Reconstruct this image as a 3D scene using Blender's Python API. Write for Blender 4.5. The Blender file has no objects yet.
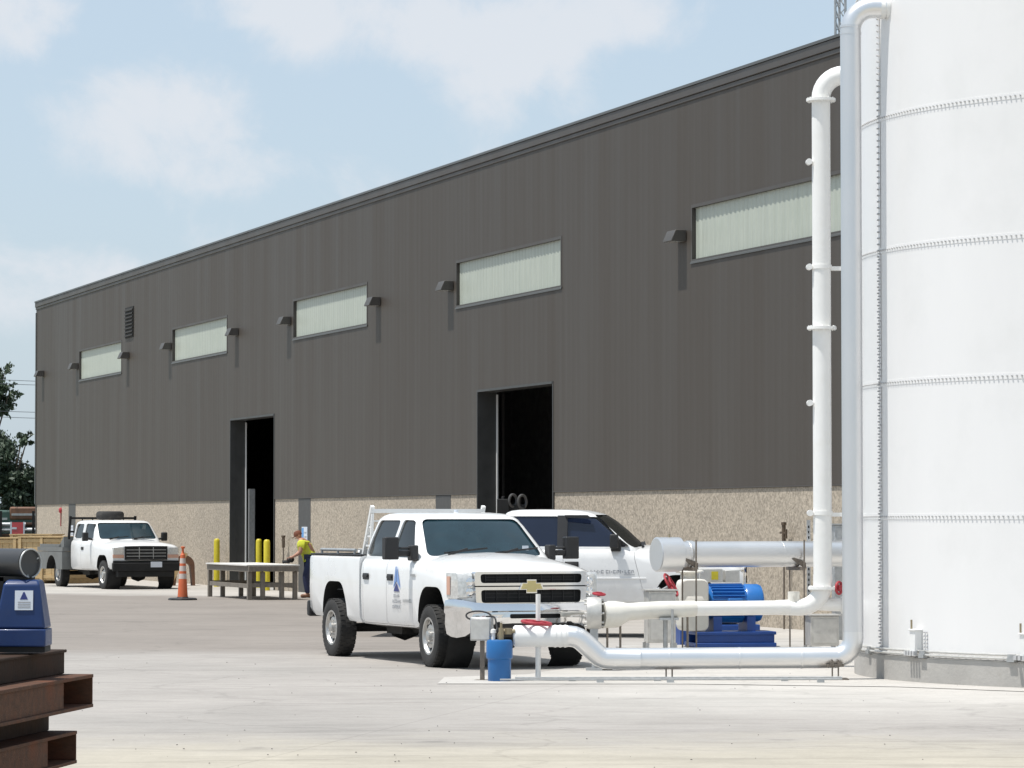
import bpy, bmesh, math, random
from mathutils import Vector, Matrix
random.seed(7)
R = math.radians
PI = math.pi
sc = bpy.context.scene
COL = sc.collection

# ------------------------------------------------------------------ camera frame (photo calibration)
F = 3400.0; H = 1.85; PITCH = math.atan(137.0 / F)
CP, SP = math.cos(PITCH), math.sin(PITCH)
def at(x, y, Y):
    """world point seen at photo pixel (x, y) at distance Y in front of the camera"""
    v = (384.0 - y) / F
    t = Y / (CP - v * SP)
    return Vector((t * (x - 512.0) / F, Y, H + t * (SP + v * CP)))
def gx(x, Y):
    return Y / CP * (x - 512.0) / F

# ------------------------------------------------------------------ materials
def lin(c):
    return tuple(((u / 255.0) / 12.92 if u / 255.0 <= .04045 else ((u / 255.0 + .055) / 1.055) ** 2.4) for u in c)
def mat(name, col, rough=.5, metal=0., var=.12, scale=4., bump=0., bscale=40., coat=0., spec=.5, stain=None, stain_amt=.5, stain_scale=1.5, stretch=None, detail=6., ior=None):
    m = bpy.data.materials.new(name); m.use_nodes = True
    nt = m.node_tree; N = nt.nodes; L = nt.links
    b = N['Principled BSDF']
    b.inputs['Metallic'].default_value = metal
    b.inputs['Coat Weight'].default_value = coat
    b.inputs['Coat Roughness'].default_value = .06
    b.inputs['Specular IOR Level'].default_value = spec
    tc = N.new('ShaderNodeTexCoord')
    vec = tc.outputs['Object']
    if stretch:
        mp = N.new('ShaderNodeMapping'); mp.inputs['Scale'].default_value = stretch
        L.new(vec, mp.inputs['Vector']); vec = mp.outputs['Vector']
    n = N.new('ShaderNodeTexNoise'); n.inputs['Scale'].default_value = scale; n.inputs['Detail'].default_value = detail
    n.inputs['Roughness'].default_value = .62
    L.new(vec, n.inputs['Vector'])
    rp = N.new('ShaderNodeMapRange')
    rp.inputs[1].default_value = .3; rp.inputs[2].default_value = .7
    rp.inputs[3].default_value = 1 - var; rp.inputs[4].default_value = 1 + var
    L.new(n.outputs['Fac'], rp.inputs[0])
    mx = N.new('ShaderNodeVectorMath'); mx.operation = 'SCALE'
    mx.inputs[0].default_value = col
    L.new(rp.outputs[0], mx.inputs['Scale'])
    out = mx.outputs[0]
    if stain:
        s = N.new('ShaderNodeTexNoise'); s.inputs['Scale'].default_value = stain_scale; s.inputs['Detail'].default_value = 8; s.inputs['Roughness'].default_value = .65
        L.new(tc.outputs['Object'], s.inputs['Vector'])
        sr = N.new('ShaderNodeMapRange'); sr.inputs[1].default_value = .5; sr.inputs[2].default_value = .72; sr.inputs[4].default_value = stain_amt
        L.new(s.outputs['Fac'], sr.inputs[0])
        mm = N.new('ShaderNodeMix'); mm.data_type = 'RGBA'
        L.new(sr.outputs[0], mm.inputs['Factor']); L.new(out, mm.inputs['A']); mm.inputs['B'].default_value = (*stain, 1)
        out = mm.outputs['Result']
    L.new(out, b.inputs['Base Color'])
    rr = N.new('ShaderNodeMapRange'); rr.inputs[1].default_value = .3; rr.inputs[2].default_value = .7
    rr.inputs[3].default_value = max(.02, rough * .85); rr.inputs[4].default_value = min(1, rough * 1.15)
    L.new(n.outputs['Fac'], rr.inputs[0]); L.new(rr.outputs[0], b.inputs['Roughness'])
    if bump:
        bn = N.new('ShaderNodeTexNoise'); bn.inputs['Scale'].default_value = bscale; bn.inputs['Detail'].default_value = 4
        L.new(vec, bn.inputs['Vector'])
        bp = N.new('ShaderNodeBump'); bp.inputs['Strength'].default_value = bump; bp.inputs['Distance'].default_value = .01
        L.new(bn.outputs['Fac'], bp.inputs['Height']); L.new(bp.outputs[0], b.inputs['Normal'])
    return m

M = {}
M['paint'] = mat('white_car_paint', (.80, .80, .79), .30, var=.02, scale=2, coat=.7, stain=(.56, .53, .48), stain_amt=.22, stain_scale=2.2)
M['paint_old'] = mat('worn_white_car_paint', (.74, .74, .73), .35, var=.04, scale=2, coat=.4, stain=(.5, .46, .4), stain_amt=.3, stain_scale=2.5)
M['glass'] = mat('tinted_glass', (.014, .034, .045), .05, var=.25, scale=2.5, spec=.6)
M['glass_blue'] = mat('blue_tinted_glass', (.010, .016, .036), .05, var=.1, scale=1.5, spec=.6)
M['glass_dark'] = mat('dark_window_glass', (.012, .014, .012), .06, var=.1, scale=1.5, spec=.5)
M['black'] = mat('black_plastic', (.018, .018, .019), .5, var=.2)
M['matt_black'] = mat('matt_black', (.010, .010, .010), .8, var=.2)
M['rubber'] = mat('tyre_rubber', (.028, .027, .026), .82, var=.25, scale=9, bump=.3, bscale=60, stain=(.12, .11, .095), stain_amt=.35, stain_scale=5)
M['rim'] = mat('wheel_steel', (.52, .51, .49), .33, metal=.75, var=.12, scale=12)
M['chrome'] = mat('chrome', (.82, .82, .82), .08, metal=1., var=.03)
M['dusty_chrome'] = mat('dusty_chrome', (.66, .65, .63), .2, metal=.8, var=.08)
M['lens'] = mat('clear_lamp_lens', (.62, .62, .60), .1, metal=.25, var=.2, scale=25, coat=1.)
M['amber'] = mat('amber_lens', (.60, .34, .25), .15, var=.1, coat=1.)
M['redlens'] = mat('red_lamp_lens', (.50, .02, .03), .2, var=.1, coat=1.)
M['gold'] = mat('gold_badge', (.62, .52, .24), .35, metal=.4, var=.05)
M['navy'] = mat('navy_decal', (.028, .04, .17), .4, var=.05)
M['ltblue'] = mat('light_blue_decal', (.19, .32, .62), .4, var=.12, scale=9)
M['greytext'] = mat('grey_lettering', (.36, .37, .39), .5, var=.1)
M['chassis'] = mat('dirty_chassis', (.022, .021, .019), .85, var=.3, scale=9)
M['alu'] = mat('aluminium_jacket', (.80, .80, .795), .37, metal=.86, var=.01, scale=1, detail=1)
M['alu_dull'] = mat('dull_aluminium_jacket', (.73, .735, .74), .37, metal=.86, var=.01, scale=1, detail=1)
M['white_pipe'] = mat('white_pipe_paint', (.80, .80, .78), .42, var=.02, scale=3, stain=(.62, .58, .5), stain_amt=.15, stain_scale=4)
M['offwhite'] = mat('offwhite_enamel', (.70, .68, .62), .45, var=.05, scale=3, stain=(.5, .46, .38), stain_amt=.3, stain_scale=4)
M['pvc'] = mat('white_pvc', (.74, .73, .70), .4, var=.03)
M['tank'] = mat('white_tank_steel', (.78, .772, .762), .34, var=.015, scale=1.2, coat=.15, stain=(.66, .66, .64), stain_amt=.3, stain_scale=.9, stretch=(1, 1, .25))
M['bolt'] = mat('galvanised_bolt', (.50, .50, .50), .5, metal=.2, var=.15)
M['bolt_white'] = mat('painted_bolt_cap', (.40, .40, .41), .5, var=.1)
M['galv'] = mat('galvanised_steel', (.42, .43, .43), .45, metal=.55, var=.15, scale=14)
M['galv_sheet'] = mat('galvanised_sheet', (.55, .54, .51), .42, metal=.35, var=.12, scale=10)
M['steel_rod'] = mat('rusty_rod', (.20, .17, .14), .6, metal=.3, var=.25, scale=14)
M['foundation'] = mat('foundation_concrete', (.40, .385, .36), .85, var=.10, scale=2.5, bump=.4, bscale=25, stain=(.27, .25, .22), stain_amt=.5, stain_scale=1.8)
M['metal_wall'] = mat('bronze_metal_siding', (.070, .0595, .0495), .54, spec=.30, metal=.0, var=.012, scale=.6, stain=(.074, .065, .056), stain_amt=.18, stain_scale=.25, stretch=(2.2, 1, .12))
M['trim'] = mat('bronze_trim', (.068, .060, .053), .5, var=.05, scale=1)
M['coping'] = mat('grey_coping', (.10, .10, .096), .4, metal=.2, var=.06, scale=1)
M['interior'] = mat('dark_interior', (.24, .24, .245), .8, var=.3)
M['dark_door'] = mat('dark_bronze_door', (.05, .05, .048), .45, var=.12)
M['fibreglass'] = mat('translucent_panel', (.42, .45, .385), .4, var=.10, scale=3, stretch=(5, 1, .25), stain=(.36, .40, .33), stain_amt=.5, stain_scale=1.2)
M['pilaster'] = mat('grey_steel_column', (.066, .064, .061), .55, var=.08)
M['lightbox'] = mat('bronze_lamp_housing', (.075, .068, .06), .45, var=.1)
M['whitepaint'] = mat('white_paint', (.76, .76, .74), .45, var=.03)
M['wood'] = mat('pale_timber', (.46, .33, .17), .75, var=.22, scale=6, stretch=(1, 1, 8), bump=.2)
M['wood_grey'] = mat('weathered_timber', (.20, .175, .145), .85, var=.25, scale=6, stretch=(3, 3, 1), bump=.3)
M['plywood'] = mat('bleached_board', (.70, .68, .64), .7, var=.08, scale=2)
M['wood_brown'] = mat('brown_board', (.17, .085, .05), .7, var=.25, scale=5)
M['yellow'] = mat('yellow_bollard_paint', (.62, .52, .03), .45, var=.08, scale=5, stain=(.35, .28, .04), stain_amt=.35, stain_scale=6)
M['orange'] = mat('orange_plastic', (.62, .14, .05), .55, var=.06)
M['reflective'] = mat('reflective_band', (.58, .50, .45), .5, var=.06)
M['blue_barrel'] = mat('blue_plastic', (.016, .13, .36), .38, var=.06, scale=4)
M['blue_motor'] = mat('blue_enamel', (.018, .15, .46), .33, var=.07, scale=6, coat=.3)
M['blue_skid'] = mat('dark_blue_enamel', (.010, .06, .26), .4, var=.08, scale=6)
M['blue_machine'] = mat('dark_blue_paint', (.008, .030, .115), .42, var=.12, scale=6, coat=.05, spec=.4, stain=(.02, .036, .09), stain_amt=.4, stain_scale=8)
M['red'] = mat('red_enamel', (.36, .028, .04), .5, var=.08)
M['brass'] = mat('brass', (.30, .25, .16), .4, metal=.4, var=.1)
M['rust'] = mat('rusty_steel', (.095, .050, .033), .88, var=.40, scale=5, bump=.5, bscale=30, spec=.2, stain=(.15, .052, .026), stain_amt=.85, stain_scale=3.5, stretch=(3, .6, 3))
M['rust_dark'] = mat('dark_rusty_steel', (.045, .029, .021), .9, var=.35, scale=5, spec=.15, bump=.4, bscale=30, stain=(.07, .035, .022), stain_amt=.5, stain_scale=3)
M['grey_bed'] = mat('grey_flatbed_steel', (.15, .155, .15), .55, var=.15, scale=5, stain=(.10, .09, .075), stain_amt=.5, stain_scale=4)
M['skin'] = mat('skin', (.42, .22, .15), .55, var=.06)
M['hivis'] = mat('hi_vis_cloth', (.62, .66, .05), .8, var=.12, scale=14, stain=(.62, .42, .22), stain_amt=.6, stain_scale=6)
M['denim'] = mat('navy_trousers', (.028, .036, .085), .9, var=.2, scale=12)
M['valve_brown'] = mat('brown_valve', (.10, .07, .045), .6, var=.2)
M['dark_cyl'] = mat('black_painted_steel', (.035, .036, .038), .38, var=.15)
M['hair'] = mat('reddish_brown_cap', (.16, .055, .03), .8, var=.2)
M['leaf'] = mat('leaf', (.055, .082, .042), .6, var=.5, scale=1.2)
M['leaf_dark'] = mat('dark_leaf', (.040, .062, .034), .6, var=.5, scale=1.0)
M['bark'] = mat('bark', (.09, .07, .05), .9, var=.3, scale=8)
M['wire'] = mat('cable', (.10, .10, .11), .6)
M['label_white'] = mat('white_label', (.62, .66, .72), .5, var=.03)
M['sign_blue'] = mat('blue_sign', (.10, .30, .62), .5, var=.05)
M['fence_wood'] = mat('pale_fence_boards', (.50, .40, .25), .8, var=.15, scale=5)
M['green_tarp'] = mat('green_canvas', (.04, .085, .07), .7, var=.15)

# exposed aggregate concrete
def agg():
    m = mat('exposed_aggregate', (.39, .335, .265), .9, var=.06, scale=.8)
    nt = m.node_tree; N = nt.nodes; L = nt.links; b = N['Principled BSDF']
    old = b.inputs['Base Color'].links[0].from_socket
    tc = N.new('ShaderNodeTexCoord')
    v = N.new('ShaderNodeTexVoronoi'); v.inputs['Scale'].default_value = 27.; L.new(tc.outputs['Object'], v.inputs['Vector'])
    n2 = N.new('ShaderNodeTexNoise'); n2.inputs['Scale'].default_value = 9.; n2.inputs['Detail'].default_value = 3; L.new(tc.outputs['Object'], n2.inputs['Vector'])
    sp = N.new('ShaderNodeSeparateColor'); L.new(v.outputs['Color'], sp.inputs[0])
    ad = N.new('ShaderNodeMath'); ad.operation = 'ADD'; L.new(sp.outputs[0], ad.inputs[0]); L.new(n2.outputs['Fac'], ad.inputs[1])
    r = N.new('ShaderNodeMapRange'); r.inputs[1].default_value = .5; r.inputs[2].default_value = 1.5; r.inputs[3].default_value = .74; r.inputs[4].default_value = 1.26
    L.new(ad.outputs[0], r.inputs[0])
    sca = N.new('ShaderNodeVectorMath'); sca.operation = 'SCALE'; L.new(old, sca.inputs[0]); L.new(r.outputs[0], sca.inputs['Scale'])
    L.new(sca.outputs[0], b.inputs['Base Color'])
    bp = N.new('ShaderNodeBump'); bp.inputs['Strength'].default_value = .5; bp.inputs['Distance'].default_value = .02
    L.new(ad.outputs[0], bp.inputs['Height']); L.new(bp.outputs[0], b.inputs['Normal'])
    return m
M['aggregate'] = agg()

# paving: base tone, broad blotches, tyre-streaks, cracks and specks
def paving(name, col, blotch, var=.14, crack=.0, streak=.25, joint=None):
    m = bpy.data.materials.new(name); m.use_nodes = True
    nt = m.node_tree; N = nt.nodes; L = nt.links; b = N['Principled BSDF']
    b.inputs['Roughness'].default_value = .88; b.inputs['Specular IOR Level'].default_value = .25
    tc = N.new('ShaderNodeTexCoord'); O = tc.outputs['Object']
    def noise(scale, detail, rough=.6, st=None, dist=0):
        v = O
        if st:
            mp = N.new('ShaderNodeMapping'); mp.inputs['Scale'].default_value = st[:3]
            if len(st) > 3: mp.inputs['Rotation'].default_value = (0, 0, st[3])
            L.new(O, mp.inputs['Vector']); v = mp.outputs[0]
        n = N.new('ShaderNodeTexNoise'); n.inputs['Scale'].default_value = scale; n.inputs['Detail'].default_value = detail; n.inputs['Roughness'].default_value = rough
        n.inputs['Distortion'].default_value = dist
        L.new(v, n.inputs['Vector']); return n.outputs['Fac']
    def rng(s, a, c, lo, hi):
        r = N.new('ShaderNodeMapRange'); r.inputs[1].default_value = a; r.inputs[2].default_value = c; r.inputs[3].default_value = lo; r.inputs[4].default_value = hi
        L.new(s, r.inputs[0]); return r.outputs[0]
    def mul(a, c):
        x = N.new('ShaderNodeMath'); x.operation = 'MULTIPLY'; L.new(a, x.inputs[0]); L.new(c, x.inputs[1]); return x.outputs[0]
    f = rng(noise(.35, 9, .68), .3, .7, 1 - var, 1 + var)
    f = mul(f, rng(noise(26, 3), .25, .75, .93, 1.07))
    f = mul(f, rng(noise(3.5, 5, .7), .3, .7, .94, 1.06))
    if streak:
        f = mul(f, rng(noise(1.6, 7, .6, (.16, 1.1, 1, .12), 1.2), .52, .74, 1, 1 - streak))
        f = mul(f, rng(noise(2.6, 6, .6, (.12, 1.6, 1, -.25), 1.0), .58, .72, 1, 1 - streak * .6))
    mx = N.new('ShaderNodeMix'); mx.data_type = 'RGBA'
    mx.inputs['A'].default_value = (*col, 1); mx.inputs['B'].default_value = (*blotch, 1)
    L.new(rng(noise(.22, 8, .66), .45, .66, 0, 1), mx.inputs['Factor'])
    s = N.new('ShaderNodeVectorMath'); s.operation = 'SCALE'; L.new(mx.outputs['Result'], s.inputs[0])
    # small dark spots (oil, bits)
    f = mul(f, rng(noise(1.1, 3, .5), .70, .78, 1, .72))
    if crack:
        v = N.new('ShaderNodeTexVoronoi'); v.feature = 'DISTANCE_TO_EDGE'; v.inputs['Scale'].default_value = .22
        dn = N.new('ShaderNodeTexNoise'); dn.inputs['Scale'].default_value = .9; dn.inputs['Detail'].default_value = 6; L.new(O, dn.inputs['Vector'])
        va = N.new('ShaderNodeVectorMath'); va.operation = 'SCALE'; va.inputs['Scale'].default_value = 1.6; L.new(dn.outputs['Color'], va.inputs[0])
        vb = N.new('ShaderNodeVectorMath'); L.new(O, vb.inputs[0]); L.new(va.outputs[0], vb.inputs[1]); L.new(vb.outputs[0], v.inputs['Vector'])
        f = mul(f, rng(v.outputs['Distance'], .0, .012, 1 - crack, 1))
    if joint:
        br = N.new('ShaderNodeTexBrick'); br.inputs['Scale'].default_value = 1; br.offset = 0
        br.inputs['Brick Width'].default_value = joint; br.inputs['Row Height'].default_value = joint; br.inputs['Mortar Size'].default_value = .012
        br.inputs['Color1'].default_value = br.inputs['Color2'].default_value = (1, 1, 1, 1); br.inputs['Mortar'].default_value = (.86, .86, .86, 1)
        mp = N.new('ShaderNodeMapping'); mp.inputs['Rotation'].default_value = (0, 0, R(12)); mp.inputs['Location'].default_value = (1.3, 2.2, 0)
        L.new(O, mp.inputs[0]); L.new(mp.outputs[0], br.inputs['Vector'])
        bw = N.new('ShaderNodeRGBToBW'); L.new(br.outputs['Color'], bw.inputs[0]); f = mul(f, bw.outputs[0])
    L.new(f, s.inputs['Scale']); L.new(s.outputs[0], b.inputs['Base Color'])
    bp = N.new('ShaderNodeBump'); bp.inputs['Strength'].default_value = .25; bp.inputs['Distance'].default_value = .01
    L.new(noise(30, 5), bp.inputs['Height']); L.new(bp.outputs[0], b.inputs['Normal'])
    return m

# ------------------------------------------------------------------ mesh helpers
class MB:
    def __init__(self):
        self.v = []; self.f = []; self.mi = []; self.slot = 0
    def add(self, vs, fs):
        k = len(self.v)
        self.v += [Vector(p) for p in vs]
        for f in fs:
            self.f.append(tuple(i + k for i in f)); self.mi.append(self.slot)
        return self
    def box(self, c, s, rz=0, rot=None):
        m = rot or Matrix.Rotation(rz, 3, 'Z')
        c = Vector(c); hx, hy, hz = s[0] / 2, s[1] / 2, s[2] / 2
        vs = [c + m @ Vector((x * hx, y * hy, z * hz)) for x in (-1, 1) for y in (-1, 1) for z in (-1, 1)]
        return self.add(vs, [(0, 1, 3, 2), (4, 6, 7, 5), (0, 4, 5, 1), (2, 3, 7, 6), (0, 2, 6, 4), (1, 5, 7, 3)])
    def lo_hi(self, a, b):
        return self.box([(p + q) / 2 for p, q in zip(a, b)], [abs(q - p) for p, q in zip(a, b)])
    def bar(self, p0, p1, w, h=None):
        p0, p1 = Vector(p0), Vector(p1); d = (p1 - p0)
        z = d.normalized(); up = Vector((0, 0, 1)) if abs(z.z) < .9 else Vector((1, 0, 0))
        x = up.cross(z).normalized(); y = z.cross(x)
        return self.box((p0 + p1) / 2, (w, h or w, d.length), rot=Matrix((x, y, z)).transposed())
    def tube(self, path, r, n=16, cap=True, closed=False):
        path = [Vector(p) for p in path]; m = len(path)
        rs = r if isinstance(r, (list, tuple)) else [r] * m
        vs = []; prev = None
        for i, p in enumerate(path):
            if closed: t = path[(i + 1) % m] - path[i - 1]
            else: t = path[min(i + 1, m - 1)] - path[max(i - 1, 0)]
            t.normalize()
            if prev is None:
                a = Vector((0, 0, 1)) if abs(t.z) < .9 else Vector((1, 0, 0))
                x = a.cross(t).normalized()
            else:
                x = (prev - t * prev.dot(t)).normalized()
            prev = x; y = t.cross(x)
            vs += [p + (x * math.cos(2 * PI * j / n) + y * math.sin(2 * PI * j / n)) * rs[i] for j in range(n)]
        fs = []
        for i in range(m if closed else m - 1):
            i2 = (i + 1) % m
            for j in range(n):
                fs.append((i * n + j, i * n + (j + 1) % n, i2 * n + (j + 1) % n, i2 * n + j))
        if cap and not closed:
            fs += [tuple(range(n))[::-1], tuple(range((m - 1) * n, m * n))]
        return self.add(vs, fs)
    def cyl(self, p0, p1, r0, r1=None, n=20):
        return self.tube([p0, p1], [r0, r0 if r1 is None else r1], n)
    def lathe(self, prof, o=(0, 0, 0), axis='Z', n=28, a0=0, a1=2 * PI):
        """prof: (radius, height) list revolved about axis through o"""
        full = abs(a1 - a0 - 2 * PI) < 1e-6; k = n if full else n + 1
        o = Vector(o); vs = []
        for r, h in prof:
            for j in range(k):
                a = a0 + (a1 - a0) * j / n
                c, s = r * math.cos(a), r * math.sin(a)
                vs.append(o + Vector({'Z': (c, s, h), 'X': (h, c, s), 'Y': (s, h, c)}[axis]))
        fs = []
        for i in range(len(prof) - 1):
            for j in range(n):
                j2 = (j + 1) % k
                fs.append((i * k + j, i * k + j2, (i + 1) * k + j2, (i + 1) * k + j))
        return self.add(vs, fs)
    def prism(self, poly, o, ux, uy, depth):
        """polygon in plane (ux, uy) at o, pushed by depth along ux x uy (from 0 to depth)"""
        o, ux, uy = Vector(o), Vector(ux), Vector(uy); w = ux.cross(uy).normalized(); n = len(poly)
        d0, d1 = depth if isinstance(depth, tuple) else (0, depth)
        vs = [o + ux * x + uy * y + w * d0 for x, y in poly] + [o + ux * x + uy * y + w * d1 for x, y in poly]
        fs = [tuple(range(n))[::-1], tuple(range(n, 2 * n))] + [(i, (i + 1) % n, n + (i + 1) % n, n + i) for i in range(n)]
        return self.add(vs, fs)
    def loft(self, rings, cap=True):
        n = len(rings[0]); vs = [p for r in rings for p in r]
        fs = [(i * n + j, i * n + (j + 1) % n, (i + 1) * n + (j + 1) % n, (i + 1) * n + j) for i in range(len(rings) - 1) for j in range(n)]
        if cap: fs += [tuple(range(n))[::-1], tuple(range((len(rings) - 1) * n, len(rings) * n))]
        return self.add(vs, fs)
    def mesh(self, name, mats, angle=35, recalc=True, weld=False):
        me = bpy.data.meshes.new(name)
        me.from_pydata(self.v, [], self.f)
        for m in (mats if isinstance(mats, (list, tuple)) else [mats]): me.materials.append(m)
        me.polygons.foreach_set('material_index', self.mi)
        finish(me, angle, recalc, weld)
        return me
def finish(me, angle=35, recalc=True, weld=False):
    bm = bmesh.new(); bm.from_mesh(me)
    if weld: bmesh.ops.remove_doubles(bm, verts=bm.verts, dist=1e-4)
    if recalc: bmesh.ops.recalc_face_normals(bm, faces=bm.faces)
    for f in bm.faces: f.smooth = True
    c = math.cos(R(angle))
    for e in bm.edges:
        e.smooth = len(e.link_faces) == 2 and e.link_faces[0].normal.dot(e.link_faces[1].normal) > c
    bm.to_mesh(me); bm.free(); me.update()

def obj(name, mb, mats, parent=None, loc=None, rz=0, bevel=0, angle=35, recalc=True, seg=2):
    me = mb if isinstance(mb, bpy.types.Mesh) else mb.mesh(name, mats, angle, recalc)
    o = bpy.data.objects.new(name, me); COL.objects.link(o)
    if parent: o.parent = parent
    if loc is not None: o.location = loc
    o.rotation_euler = (0, 0, rz)
    if bevel:
        b = o.modifiers.new('bevel', 'BEVEL'); b.width = bevel; b.segments = seg; b.limit_method = 'ANGLE'; b.angle_limit = R(40); b.harden_normals = False
    return o
def tag(o, label=None, cat=None, group=None, kind=None):
    if label: o['label'] = label
    if cat: o['category'] = cat
    if group: o['group'] = group
    if kind: o['kind'] = kind
    return o
def thing(name, label, cat, loc=(0, 0, 0), rz=0, group=None):
    o = bpy.data.objects.new(name, None); COL.objects.link(o); o.empty_display_size = .2
    o.location = loc; o.rotation_euler = (0, 0, rz)
    return tag(o, label, cat, group)
def holder(name, parent, loc=(0, 0, 0), rz=0):
    o = bpy.data.objects.new(name, None); COL.objects.link(o); o.parent = parent; o.location = loc; o.rotation_euler = (0, 0, rz); o.empty_display_size = .1
    return o
def copy_tree(o, parent=None):
    c = o.copy(); COL.objects.link(c)
    if parent: c.parent = parent
    for ch in list(o.children): copy_tree(ch, c)
    return c
def boolean(me, cut, op='DIFFERENCE'):
    """mesh data a (op) b, exact solver; returns a new mesh keeping both meshes' materials"""
    a = bpy.data.objects.new('tmp_a', me); b = bpy.data.objects.new('tmp_b', cut)
    COL.objects.link(a); COL.objects.link(b)
    md = a.modifiers.new('b', 'BOOLEAN'); md.operation = op; md.object = b; md.solver = 'EXACT'; md.material_mode = 'TRANSFER'
    bpy.context.view_layer.update()
    dg = bpy.context.evaluated_depsgraph_get()
    new = bpy.data.meshes.new_from_object(a.evaluated_get(dg))
    bpy.data.objects.remove(a); bpy.data.objects.remove(b)
    finish(new)
    return new
def joined(meshes, name):
    bm = bmesh.new(); mats = []
    for me in meshes:
        k = len(bm.faces); bm.from_mesh(me); bm.faces.ensure_lookup_table()
        idx = []
        for m in me.materials:
            if m not in mats: mats.append(m)
            idx.append(mats.index(m))
        for f in bm.faces[k:]: f.material_index = idx[f.material_index] if idx else 0
    out = bpy.data.meshes.new(name); bm.to_mesh(out); bm.free()
    for m in mats: out.materials.append(m)
    return out
def rounded(poly, rad, n=4):
    """round a polygon's corners"""
    out = []; k = len(poly)
    for i in range(k):
        p0, p, p1 = Vector(poly[i - 1]), Vector(poly[i]), Vector(poly[(i + 1) % k])
        a, b = (p0 - p), (p1 - p); r = min(rad, a.length * .45, b.length * .45)
        s, e = p + a.normalized() * r, p + b.normalized() * r
        for j in range(n + 1):
            t = j / n
            q = s * (1 - t) ** 2 + p * 2 * t * (1 - t) + e * t * t
            out.append((q.x, q.y))
    return out
def bend(points, rad, n=8):
    """3-D polyline with circular-ish bends"""
    pts = [Vector(p) for p in points]; out = [pts[0]]
    for i in range(1, len(pts) - 1):
        p0, p, p1 = pts[i - 1], pts[i], pts[i + 1]
        a, b = p0 - p, p1 - p
        r = rad if not isinstance(rad, (list, tuple)) else rad[i - 1]
        th = a.angle(b); tl = r / math.tan(th / 2); tl = min(tl, a.length * .499 if i > 1 else a.length * .98, b.length * .499 if i < len(pts) - 2 else b.length * .98)
        a, b = a.normalized(), b.normalized()
        rr = tl * math.tan(th / 2); c = p + (a + b).normalized() * (rr / math.sin(th / 2))
        s, e = p + a * tl, p + b * tl
        u = (s - c); w = (e - c); ang = u.angle(w)
        for j in range(n + 1):
            t = j / n
            out.append(c + (u * math.sin((1 - t) * ang) + w * math.sin(t * ang)) / math.sin(ang))
    out.append(pts[-1])
    return out
# ------------------------------------------------------------------ pick-up trucks
def section(x, w, zb, zs, c, soft=1.):
    half = [(0, zb), (.80 * w, zb), (.95 * w, zb + .025), (w - .012, zb + .09), (w, zb + .45 * (zs - zb)), (w - .004, zs - .17 * soft),
            (w - .022 * soft, zs - .065 * soft), (w - .06 * soft, zs - .014), (w - .17 * soft, zs + .22 * c), (.55 * w, zs + .78 * c), (0, zs + c)]
    return [Vector((x, y, z)) for y, z in half] + [Vector((x, -y, z)) for y, z in half[-2:0:-1]]
def interp(sts, x):
    for a, b in zip(sts, sts[1:]):
        if a[0] <= x <= b[0]:
            t = (x - a[0]) / (b[0] - a[0]); return [p + (q - p) * t for p, q in zip(a, b)]
def cab_ring(z, xr, xf, hr, hf, bow, rad=.10, radf=.17):
    h = [(xr, 0), (xr, .6 * hr)]
    for i in range(4):
        a = PI - i * PI / 6; h.append((xr + rad + rad * math.cos(a), hr - rad + rad * math.sin(a)))
    for t in (.33, .66):
        h.append((xr + rad + (xf - radf - xr - rad) * t, hr + (hf - hr) * t + .006))
    for i in range(5):
        a = PI / 2 - i * PI / 8; h.append((xf - radf + radf * math.cos(a), hf - radf + radf * math.sin(a)))
    h += [(xf + .62 * bow, .52 * hf), (xf + bow, 0)]
    return [Vector((x, y, z)) for x, y in h] + [Vector((x, -y, z)) for x, y in h[-2:0:-1]]
def side_prism(poly, a, b, m):
    mb = MB(); mb.prism(poly, (0, 0, 0), (1, 0, 0), (0, 0, 1), (a, b)); return mb.mesh('cut', m)
def shrink(poly, d):
    c = sum((Vector(p) for p in poly), Vector((0, 0))) / len(poly)
    return [(p[0] + math.copysign(d, c.x - p[0]), p[1] + math.copysign(d, c.y - p[1])) for p in poly]

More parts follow.
